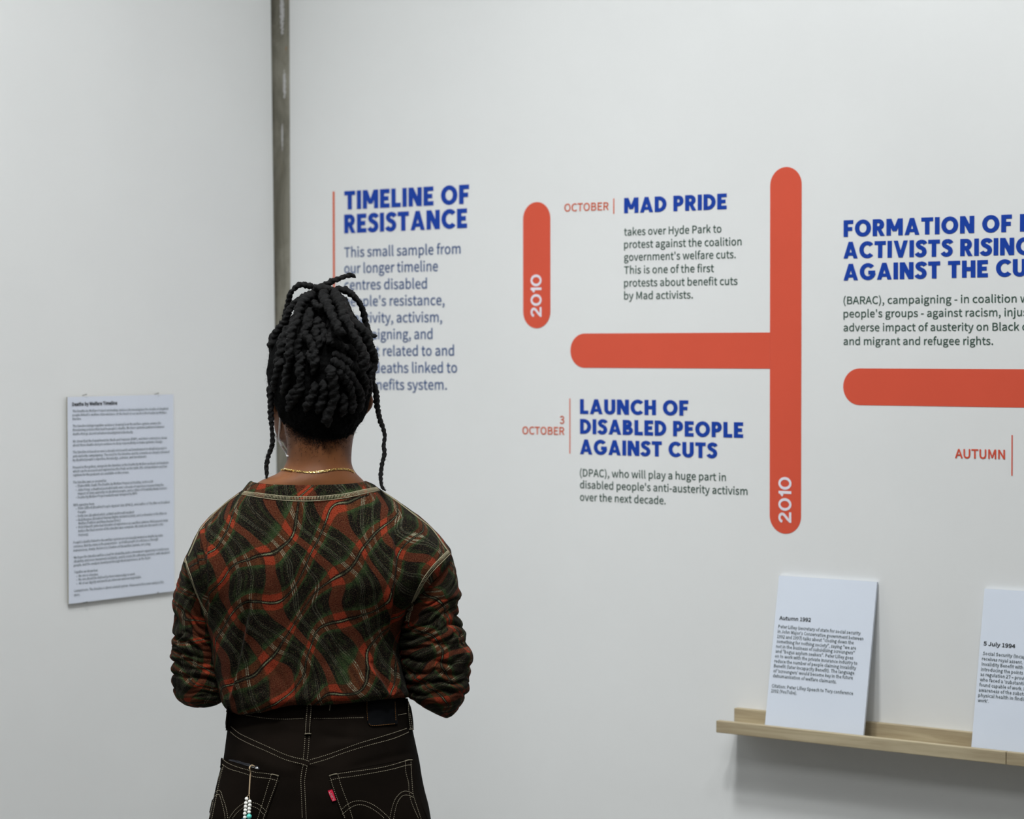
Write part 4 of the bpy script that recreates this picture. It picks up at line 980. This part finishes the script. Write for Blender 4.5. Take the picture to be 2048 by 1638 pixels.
for L_ in [m7((440, 285), (500, 300), (620, 325), (760, 348), (900, 365), (1100, 370), (1318, 362)), m8((50, 360), (300, 362), (500, 355), (685, 350)), m8((1120, 318), (1225, 298)),
  m7((1362, 120), (1360, 250), (1345, 420), (1338, 560)), m7((1412, 120), (1410, 250), (1396, 420), (1388, 560)), m7((1335, 590), (1325, 740), (1310, 880)), m7((1386, 590), (1378, 740), (1360, 890)),
  m7((1310, 960), (1285, 1080), (1282, 1200), (1290, 1400), (1300, 1640)), m7((1360, 970), (1335, 1100), (1330, 1200), (1338, 1400), (1350, 1640)),
  m7((395, 465), (500, 550), (640, 620), (850, 715), (1080, 820), (1240, 868), (1310, 880), (1385, 905)), m7((385, 530), (470, 600), (620, 680), (850, 780), (1080, 885), (1310, 945), (1380, 975)),
  m8((0, 888), (150, 845), (330, 785), (600, 685), (850, 610), (1050, 548), (1225, 488)), m8((0, 942), (200, 885), (400, 810), (700, 715), (1000, 635), (1130, 590), (1250, 535)),
  m7((290, 878), (360, 930), (480, 980), (620, 1020), (700, 1045), (830, 1060), (905, 1070)), m7((285, 945), (370, 1000), (480, 1035), (640, 1085), (700, 1105), (830, 1120), (900, 1130), (1000, 1158)),
  m7((905, 1075), (870, 1190), (800, 1420), (730, 1640)), m7((990, 1100), (965, 1190), (880, 1420), (800, 1640)), m7((302, 960), (250, 1150), (200, 1400), (150, 1640)), m7((285, 990), (232, 1150), (182, 1350), (122, 1640)),
  m7((205, 1290), (245, 1275), (270, 1300), (290, 1370), (320, 1450), (345, 1560), (355, 1640)), m7((185, 1350), (240, 1325), (262, 1370), (290, 1470), (310, 1560), (322, 1640)),
  m7((370, 1630), (430, 1545), (500, 1475), (560, 1440), (610, 1428), (665, 1430), (740, 1450), (800, 1500), (850, 1550)), m7((415, 1630), (470, 1560), (530, 1510), (580, 1482), (625, 1474), (665, 1478), (740, 1510), (790, 1560), (830, 1600)),
  m8((240, 1092), (350, 1065), (560, 1035), (850, 995), (1050, 950), (1210, 900), (1290, 885)), m8((248, 1148), (370, 1120), (560, 1095), (850, 1045), (1050, 1005), (1210, 960), (1290, 950)),
  m8((252, 1095), (300, 1250), (380, 1470), (450, 1640)), m8((355, 1075), (400, 1230), (480, 1440), (545, 1640)), m8((1210, 900), (1215, 1040), (1250, 1180), (1260, 1320), (1300, 1460), (1380, 1640)), m8((1280, 890), (1292, 1130), (1305, 1300), (1330, 1400), (1410, 1640)),
  m8((392, 1525), (480, 1450), (560, 1415), (650, 1408), (740, 1430), (830, 1475), (920, 1545), (1010, 1630)), m8((410, 1580), (500, 1505), (580, 1465), (650, 1458), (730, 1480), (820, 1530), (900, 1590), (950, 1640)),
  m8((1010, 1640), (1040, 1500), (1080, 1390), (1140, 1315), (1200, 1285), (1260, 1295), (1315, 1325)), m8((1060, 1640), (1085, 1510), (1110, 1430), (1160, 1355), (1210, 1335), (1270, 1345), (1320, 1370)),
  m8((1252, 120), (1256, 300), (1275, 490)), m8((1268, 300), (1285, 400), (1298, 490))]: stitch(L_)
for L_ in [m7((1332, 560), (1368, 554), (1408, 556)), m7((908, 1070), (955, 1078), (1003, 1094)), m8((245, 1090), (300, 1073), (352, 1066)), m8((1212, 900), (1250, 890), (1296, 888)), m8((1262, 500), (1285, 496), (1312, 498))]:
    stitch(L_, None, .0011, .0006, .02, .0)
    stitch(L_, None, .0011, .0006, .5, .0)
stitch(m8((256, 180), (252, 225), (246, 265)), None, .0005, .0025, .5, 0)
ST.obj('stitching', 'thread', jeans)
for L_ in [m8((722, 150), (724, 280), (732, 400)), m8((750, 432), (790, 452), (900, 447), (1085, 428)), m8((1078, 150), (1084, 280), (1090, 400))]: stitch(L_, OT)
OT.obj('patch_stitching', 'othread', jeans)
# shoes
for s in (-1, 1):
    g = Geo(); R_ = []
    for y, hw, h in ((-.095, .018, .05), (-.085, .030, .075), (-.05, .036, .088), (.0, .040, .080), (.06, .046, .062), (.12, .046, .048), (.155, .034, .040), (.172, .012, .028)):
        R_.append([[s*.088+hw*math.cos(a), y+.03, max(.022, .022+h*.5+h*.5*math.sin(a))] for a in np.linspace(0, 2*np.pi, 32, endpoint=False)])
    G = loft(R_, 50); g.add(G.reshape(-1, 3), capped(50, 32)); sh = g.obj('shoe', 'shoe', PE)
    bm = bmesh.new(); pts = [(-.10, .020), (-.09, .034), (-.03, .040), (.04, .046), (.11, .050), (.16, .036), (.178, .012)]
    out = [(s*.088+w, y+.03) for y, w in pts]+[(s*.088-w, y+.03) for y, w in pts[::-1]]; lo = [bm.verts.new((x, y, 0)) for x, y in out]; hi = [bm.verts.new((x, y, .024)) for x, y in out]
    bm.faces.new(lo[::-1]); bm.faces.new(hi); n = len(out)
    for i in range(n): bm.faces.new((lo[i], lo[(i+1) % n], hi[(i+1) % n], hi[i]))
    bmesh.ops.recalc_face_normals(bm, faces=bm.faces); bm_obj('shoe_sole', bm, 'sole', sh)

# ---- hair: fuzzy scalp mass, twists, two long front braids
hr_ = [(582, 628, 668, -.030, .045), (600, 606, 692, -.048, .07), (625, 590, 704, -.064, .10), (650, 564, 722, -.074, .125), (680, 544, 744, -.083, .112), (710, 538, 749, -.087, .080), (740, 534, 751, -.088, .060),
       (770, 537, 748, -.085, .048), (798, 545, 741, -.079, .04), (822, 554, 732, -.072, .035), (845, 567, 721, -.064, .02), (866, 586, 708, -.0555, .01), (882, 606, 694, -.0490, .0), (894, 630, 676, -.043, .0)]
Gh = loft([ring(a, y, c, y, y, db, y-(0 if y < 780 else 0), df, .022 if y < 820 else .0, 170, 2.1) for y, a, c, db, df in hr_], 170); N_ = gnormals(Gh)
Dn = .0035*vnoise(Gh, 45, 1)+.0018*vnoise(Gh, 140, 2)+.0009*vnoise(Gh, 330, 5)
Gh = Gh+N_*Dn[..., None]
hair = to_obj('hair', Gh, 'scalp', PE, None, True, True, True)
BV_H = bvh_of([hair])
h1 = crop(500, 520, 5.85); h2 = crop(500, 760, 5.85)
TW = []
def twist(pix, r0, lift=.5, d=None, r1=None, name='twist', pitch=None):
    pp = catmull(pix, 10*len(pix)); pts = []
    for i, (x, y) in enumerate(pp):
        if d is not None:
            pts.append(at(x, y, np.interp(i/(len(pp)-1), np.linspace(0, 1, len(d)), d)))
        else:
            h, n = cast(BV_H, x, y)
            if h is None: h, n = (pts[-1] if pts else at(x, y, .0)), np.array([0, 0, 0.])
            if h is not None and n is not None and n.any(): h = h-(Rl@ray(x, y))/np.linalg.norm(ray(x, y))*r0*lift
            else: h = at(x, y, h[1])
            pts.append(h)
    p = np.array(pts)
    for _ in range(14):
        yv = p[:, 1].copy(); yv[1:-1] = (p[:-2, 1]+2*p[1:-1, 1]+p[2:, 1])/4; p[:, 1] = yv
    q, s = resample(p, .0011); T, A, B = frames(q); nc = 16; th = np.linspace(0, 2*np.pi, nc, endpoint=False)[None]
    t = s/s[-1]; rad = r0+(((r1 or r0*.85))-r0)*t; rad = rad*np.minimum(1, np.sqrt(np.clip((s[-1]-s)/(r0*1.5), .02, 1)))*np.minimum(1, np.sqrt(np.clip(s/(r0*1.2), .1, 1)))
    pt = (pitch or 4.6)*r0*.75; ph = 2*np.pi*s/pt+random.random()*6
    R_ = rad[:, None]*(.76+.40*np.abs(np.cos(th-ph[:, None])))*(1+.10*np.sin(s*61+ph[0])+.07*np.sin(s*143+2*ph[0]))[:, None]
    V = q[:, None]+(A[:, None]*np.cos(th)[..., None]+B[:, None]*np.sin(th)[..., None])*R_[..., None]
    nz = np.array([mnoise.noise(Vector(v)*420) for v in V.reshape(-1, 3)]).reshape(R_.shape); nz2 = np.array([mnoise.noise(Vector(v)*110) for v in V.reshape(-1, 3)]).reshape(R_.shape)
    V = V+(V-q[:, None])*(.24*nz+.18*nz2)[..., None]
    o = mesh(name, V.reshape(-1, 3), capped(len(q), nc, True), 'hair', hair); TW.append((o, q, rad)); return o
def c1(*p): return [h1(*q) for q in p]
def c2(*p): return [h2(*q) for q in p]
PXM = 1/5.85/1189
def tw(pts, half, lift=.5, d=None, r1=None, **k): return twist(c1(*pts), half*PXM, lift, d, (r1*PXM if r1 else None), **k)
# behind layer: broad mass of short twists under the top
for pts in [((620, 420), (590, 560), (600, 700)), ((900, 420), (880, 560), (800, 640)), ((1050, 480), (1100, 620), (1200, 790)), ((700, 560), (700, 700), (620, 820)), ((1000, 560), (1060, 700), (1130, 860)),
            ((1200, 700), (1310, 850), (1390, 1010)), ((480, 760), (400, 900), (330, 1050)), ((350, 800), (280, 920), (240, 1060)), ((420, 900), (360, 1080), (300, 1260)), ((1180, 900), (1290, 1060), (1400, 1240)), ((820, 720), (860, 860), (820, 1010))]:
    tw(pts, 58, .35)
tw([(700, 680), (640, 840), (560, 1000), (540, 1150)], 50, .6); tw([(1150, 820), (1220, 980), (1330, 1130), (1390, 1300), (1380, 1420)], 55, .5); tw([(880, 860), (960, 950), (1060, 1010), (1120, 1120)], 52, .5)
# lower twists swept up from the nape
tw([(960, 1090), (1060, 1130), (1150, 1200), (1250, 1285), (1330, 1380), (1350, 1500), (1330, 1620)], 52, .7)
tw([(940, 1165), (1010, 1200), (1090, 1265), (1160, 1340), (1230, 1440), (1275, 1540), (1295, 1660), (1280, 1780)], 55, .9)
tw([(1000, 1280), (1100, 1370), (1155, 1460), (1185, 1560), (1200, 1670), (1190, 1800)], 56, .9)
tw([(925, 1225), (945, 1310), (965, 1400), (975, 1500), (985, 1600), (950, 1720), (900, 1830), (920, 1960)], 62, 1.0)
tw([(600, 1080), (590, 1180), (580, 1290), (590, 1400), (555, 1500), (490, 1580), (440, 1680)], 52, .8)
tw([(760, 1420), (745, 1540), (690, 1660), (640, 1780)], 52, .6); tw([(850, 1400), (865, 1540), (830, 1680), (780, 1800)], 54, .5); tw([(620, 1440), (560, 1560), (500, 1660), (430, 1760)], 50, .5)
tw([(1090, 1560), (1100, 1700), (1060, 1840)], 54, .5)
tw([(470, 1200), (430, 1320), (420, 1450), (370, 1580)], 50, .4); tw([(380, 1150), (320, 1300), (290, 1450), (290, 1560)], 52, .3); tw([(1340, 1330), (1390, 1460), (1400, 1580)], 46, .4)
# falling from the top
tw([(640, 640), (660, 760), (640, 850), (680, 920), (720, 990), (755, 1100), (760, 1200), (740, 1290)], 52, 1.0)
tw([(680, 1060), (720, 1170), (748, 1260), (720, 1350)], 46, 1.0)
tw([(800, 660), (790, 760), (770, 860), (805, 960), (790, 1060)], 48, .9); tw([(560, 640), (575, 760), (600, 870), (655, 960)], 46, .9)
tw([(900, 700), (955, 800), (945, 900), (900, 990)], 54, .9); tw([(1100, 990), (1180, 1060), (1240, 1150), (1255, 1250)], 52, .9)
tw([(500, 690), (520, 810), (500, 930), (480, 1050), (470, 1170), (430, 1310)], 46, 1.1)
tw([(820, 380), (730, 410), (640, 470), (580, 550), (560, 640), (540, 730), (490, 810), (470, 910), (462, 1050), (440, 1190)], 50, 1.2, [-.030, -.045, -.058, -.070, -.080, -.088, -.094, -.098, -.100, -.099])
tw([(850, 330), (860, 420), (890, 500), (930, 580), (970, 670), (1010, 760), (1050, 830), (1130, 865)], 62, 1.0, [-.03, -.055, -.072, -.086, -.096, -.102, -.105, -.104])
tw([(950, 330), (1000, 410), (1050, 500), (1080, 590), (1090, 660), (1150, 740), (1190, 830), (1240, 920), (1290, 1010), (1335, 1120), (1335, 1240), (1310, 1340)], 58, 1.0, [-.03, -.05, -.068, -.08, -.088, -.094, -.098, -.100, -.100, -.098, -.095, -.093])
tw([(1060, 430), (1105, 520), (1140, 620), (1200, 710), (1285, 780), (1355, 870), (1385, 970), (1425, 1070), (1455, 1170), (1445, 1280), (1405, 1390)], 52, .8, [-.02, -.04, -.055, -.062, -.064, -.062, -.058, -.052, -.045, -.045, -.05])
tw([(740, 470), (785, 540), (875, 545)], 38, 0, [-.06, -.078, -.075])
tw([(700, 390), (620, 440), (540, 485), (475, 560), (435, 640), (405, 720), (345, 790), (290, 880), (250, 960)], 40, 0, [-.02, -.03, -.035, -.035, -.032, -.028, -.025, -.02, -.01])
tw([(790, 350), (730, 315), (680, 302), (590, 290), (520, 335), (468, 400), (455, 470), (430, 560), (408, 650), (398, 760)], 37, 0, [-.01, -.015, -.02, -.025, -.025, -.02, -.015, -.01, -.005, .0], 26)
tw([(870, 330), (890, 300), (960, 250), (1050, 215), (1120, 190), (1190, 178), (1240, 208)], 42, 0, [-.01, -.015, -.02, -.02, -.015, -.01, -.01], 24)
tw([(960, 380), (1050, 345), (1130, 362), (1210, 420), (1270, 490), (1310, 560), (1332, 640), (1352, 720), (1380, 800), (1420, 880), (1490, 888)], 44, 0, [-.02, -.025, -.025, -.022, -.02, -.015, -.01, -.005, -.005, -.01, -.015], 26)
tw([(740, 350), (810, 325), (880, 340), (960, 370)], 50, 0, [-.045, -.05, -.05, -.04]); tw([(800, 420), (850, 350), (920, 330), (1000, 390)], 52, 0, [-.02, -.02, -.02, -.02]); tw([(700, 440), (780, 370), (860, 360)], 48, 0, [-.02, -.03, -.03])
# long front braids
twist([h1(250, 1400), h1(238, 1500)]+c2((235, 100), (240, 200), (245, 320), (246, 430), (255, 560), (262, 680), (258, 770), (228, 850), (205, 930), (190, 1020), (196, 1100), (190, 1170)), 38*PXM, 0, [.0, -.01, -.015, -.015, -.012, -.01, -.01, -.015], 20*PXM, 'long_twist')
twist([h1(1400, 1370), h1(1440, 1440)]+c2((1470, 100), (1480, 230), (1495, 350), (1522, 470), (1556, 560), (1576, 660), (1566, 760), (1572, 870), (1550, 960), (1534, 1070), (1530, 1170), (1546, 1250), (1588, 1300)), 34*PXM, 0, [.0, .0, -.005, -.005, -.01, -.015, -.02, -.03, -.042], 18*PXM, 'long_twist')
# loose curly hairs standing off the twists, the scalp and the nape (nobody could count them)
g = Geo()
def strand(p, n, L, r=.00011):
    d = n+RNG.normal(0, .7, 3); d /= np.linalg.norm(d); e = np.cross(d, RNG.normal(0, 1, 3)); e /= np.linalg.norm(e); q = []; 
    for k in range(6):
        t = k/5; q.append(p+d*L*t+e*L*.35*math.sin(t*4+p[0]*300))
    q = np.array(q); T, A, B = frames(q); rr = r*np.linspace(1, .5, 6)
    V = np.stack([q+A*rr[:, None], q-A*.5*rr[:, None]+B*.87*rr[:, None], q-A*.5*rr[:, None]-B*.87*rr[:, None]], 1)
    g.add(V.reshape(-1, 3), grid_faces(6, 3))
for o, q, rad in TW:
    m = max(8, int(len(q)*1.5))
    for i in RNG.integers(0, len(q), m):
        n = RNG.normal(0, 1, 3); n[1] -= .3; n /= np.linalg.norm(n); strand(q[i]+n*rad[i]*.85, n, .0012+RNG.exponential(.0014), .00016)
Hf = Gh.reshape(-1, 3); Hn = gnormals(Gh).reshape(-1, 3)
for i in RNG.integers(0, len(Hf), 1900):
    if Hf[i][1] < .09: strand(Hf[i], Hn[i], RNG.uniform(.002, .008))
for _ in range(5200):     # short hairs of the hairline at the nape
    x = RNG.uniform(572, 716); yl = np.interp(x, [565, 590, 620, 650, 690, 716], [842, 866, 880, 884, 872, 842])+RNG.exponential(8)-15
    h, n = cast(BV_BODY, x, yl)
    if h is not None: strand(h, n*.5+np.array([RNG.normal(0, .3), -.1, -.7]), RNG.uniform(.002, .006), .0002)
fz = g.obj('loose_hairs', 'hair', hair); fz['kind'] = 'stuff'

# ---- face mask with ear loops
R_ = []
for z, w, yf in ((-.028, .055, .116), (-.043, .060, .131), (-.062, .061, .131), (-.084, .059, .124), (-.106, .054, .116), (-.128, .044, .100)):
    R_.append([hp(w*math.sin(a)*(1.05), .018+(yf-.018)*math.cos(a)**.8 if math.cos(a) > 0 else .018, z) for a in np.linspace(-1.45, 1.45, 40)])
G = catmull(np.array(R_).reshape(6, -1), 36).reshape(36, 40, 3); G2 = G-np.array([0, .0012, 0])@Rh.T
g = Geo(); g.add(G.reshape(-1, 3), grid_faces(36, 40, False)); fm = g.obj('face_mask', 'mask', PE)
sd = fm.modifiers.new('thickness', 'SOLIDIFY'); sd.thickness = .0012
def eloop(pix, ds, r=.0016, snug=True):
    g = Geo(); p = []
    for (x, y), d in zip(pix, ds):
        h, n = cast(BV_BODY, x, y) if snug else (None, None); p.append(h+n*.0016 if h is not None else at(x, y, d))
    p = catmull(np.array(p), 50); T, A, B = frames(p)
    th = np.linspace(0, 2*np.pi, 8, endpoint=False); g.add((p[:, None]+np.stack([np.cos(th)*r*1.25, np.sin(th)*r*.7, np.sin(th)*r*.5], 1)[None]).reshape(-1, 3), capped(50, 8)); return g.obj('ear_loop', 'mask', fm)
eloop([(546, 806), (549, 803), (555, 810), (560, 822), (562, 836), (561, 856), (560.5, 878), (564, 892), (572, 904)], [.03, .02, .012, .008, .006, .006, .01, .02, .05])
eloop([(544, 864), (548, 869), (556, 879), (564, 892), (573, 906), (577, 912)], [.06, .055, .05, .05, .052, .07], .0020)
eloop([(728, 792), (726, 800), (722, 815), (714, 828), (706, 845)], [.06, .07, .08, .08, .09], .0016, False)

# ---- gold figaro chain round the neck
pp, nn = conform(BV_BODY, c2((345, 1066), (380, 1056), (410, 1051), (470, 1060), (560, 1071), (640, 1078), (740, 1080), (860, 1068), (960, 1050), (1080, 1043), (1160, 1055), (1200, 1074)), .0012, .0009, 3)
th = np.linspace(0, np.pi, 14)[1:-1]; a, b = pp[-1], pp[0]
front = np.array([[(a[0]+b[0])/2+(a[0]-b[0])/2*math.cos(t)*1.12, a[1]+.062*math.sin(t)+.035*math.sin(t), a[2]-.055*math.sin(t)**1.2-.012*math.sin(t)] for t in th])
full = np.vstack([pp, catmull(np.vstack([a, front, b]), 160)[1:-1]]); q, s = resample(full, .0004); nrm_src = np.vstack([nn, np.repeat(nn[-1:], len(full)-len(nn), 0)])
g = Geo(); i = 0; k = 0; T, A, B = frames(q); npts = len(q)
c_in = q.mean(0)
while i < npts-14:
    Ln = .0052 if k % 4 == 0 else .0026; m = int(Ln/.0004); j = min(i+m, npts-1); c = (q[i]+q[j])/2; t = q[j]-q[i]; t /= np.linalg.norm(t)
    n = c-c_in; n[2] *= .3; n -= t*(n@t); n /= np.linalg.norm(n); u = np.cross(t, n); tl = .55 if k % 2 else -.35; u2 = u*math.cos(tl)+n*math.sin(tl)
    ring_ = [c+t*(Ln*.62)*math.cos(x)+u2*.0013*math.sin(x) for x in np.linspace(0, 2*np.pi, 15)]; tube(g, np.array(ring_), .0005, 6); i = j; k += 1
ch = g.obj('necklace', 'gold', PE)
g = Geo(); cl, cn = conform(BV_BODY, c2((405, 1051), (470, 1059), (520, 1066), (600, 1073)), .0022, .001, 2)
tube(g, cl[:8], np.linspace(.0010, .0020, 8), 8); tube(g, cl[9:14], .0014, 8); tube(g, cl[15:26], np.linspace(.0016, .0019, len(cl[15:26])), 8); g.obj('clasp', 'gold', ch)

# ------------------------------------------------------------------ phone in the left back pocket with its beaded strap
pa, pb = at(*j7(425, 905), -.131), at(*j7(735, 985), -.131)
ha, _n = cast(BV_J, *j7(430, 905)); hb, _n2 = cast(BV_J, *j7(735, 985)); nav = (_n+_n2)/2; nav /= np.linalg.norm(nav)
ux = hb-ha; ux /= np.linalg.norm(ux); uz = np.cross(nav, ux); uz /= np.linalg.norm(uz); uz = uz if uz[2] > 0 else -uz
wph = np.linalg.norm(hb-ha)+.016; base = (ha+hb)/2+nav*.0042+uz*.0025
toW = lambda v: np.asarray(v)@Rl+PO
PH = empty('phone', tuple(toW(base)), 'black phone sticking out of the left back pocket with a beaded strap', 'phone')
PH.rotation_euler = PE.rotation_euler
bm = bmesh.new(); box(bm, (-wph/2, -.0034, -.085), (wph/2, .0034, 0), 0)
ve = [e for e in bm.edges if abs(e.verts[0].co.x-e.verts[1].co.x) < 1e-6 and abs(e.verts[0].co.z-e.verts[1].co.z) < 1e-6]
bmesh.ops.bevel(bm, geom=ve, offset=.007, segments=5, affect='EDGES', profile=.5); bmesh.ops.bevel(bm, geom=[e for e in bm.edges if e.calc_face_angle(0) > .6], offset=.0012, segments=2, affect='EDGES')
Rm = np.stack([ux, -nav, uz], 1)
for v in bm.verts: v.co = Vector(Rm@np.array(v.co))
bm_obj('phone_body', bm, 'phone', PH, True)
g = Geo()
for dx in (-.012, .002): ball(g, Rm@np.array([dx, .0046, -.006]), .0028, 14, 8)
for a in (-.015, .005):
    bm = bmesh.new(); box(bm, (a, -.0016, -.0003), (a+.009, .0016, .0007), .0003)
    for v in bm.verts: v.co = Vector(Rm@np.array(v.co))
    bm_obj('side_button', bm, 'lens', PH)
BV_S = bvh_of([jeans, pkL]); b4 = crop(420, 1500, 11.87)
def off(px, py, lift):
    h, n = cast(BV_S, px, py)
    if h is None: h, n = at(px, py, -.14), np.array([0, -1, 0])
    return h+n*lift-base
cord = Geo(); cp = [off(*b4(1120, 390), .0085), off(*b4(1100, 362), .0120), off(*b4(1060, 385), .0125), off(*b4(1005, 445), .0090), off(*b4(978, 540), .0022), off(*b4(965, 640), .0018), off(*b4(955, 800), .0018), off(*b4(943, 1030), .0022)]
tube(cord, catmull(cp, 60), .0011, 8); ball(cord, off(*b4(945, 1040), .0024), (.0013, .0013, .0020), 10, 8)
tube(cord, catmull([off(*b4(943, 1050), .0022), off(*b4(915, 1100), .0032), off(*b4(893, 1160), .0034), off(*b4(842, 1590), .0032), off(*b4(800, 1900), .0034)], 30), .0005, 6)
tube(cord, catmull([off(*b4(945, 1050), .0022), off(*b4(952, 1120), .0032), off(*b4(957, 1220), .0034), off(*b4(938, 1567), .0044), off(*b4(920, 1900), .0034)], 30), .0005, 6)
st_ = cord.obj('strap', 'cord', PH)
def bead(x, y, r, mat):
    rr = r/11.87/1189; g = Geo(); c = off(*b4(x, y), rr+.0006); ball(g, (0, 0, 0), rr, 20, 14); o = g.obj('bead', mat, st_); o.location = Vector(c); return o
for x, y in ((893, 1160), (873, 1258), (865, 1342), (857, 1425), (846, 1507), (842, 1590), (815, 1760), (806, 1845)): bead(x, y, 43, 'pearl')
for x, y in ((957, 1222), (955, 1305), (945, 1390), (938, 1470), (925, 1745), (920, 1830)): bead(x, y, 44, 'pearl')
bead(940, 1567, 61, 'turq'); bead(932, 1660, 44, 'turq'); bead(800, 1672, 58, 'sky')
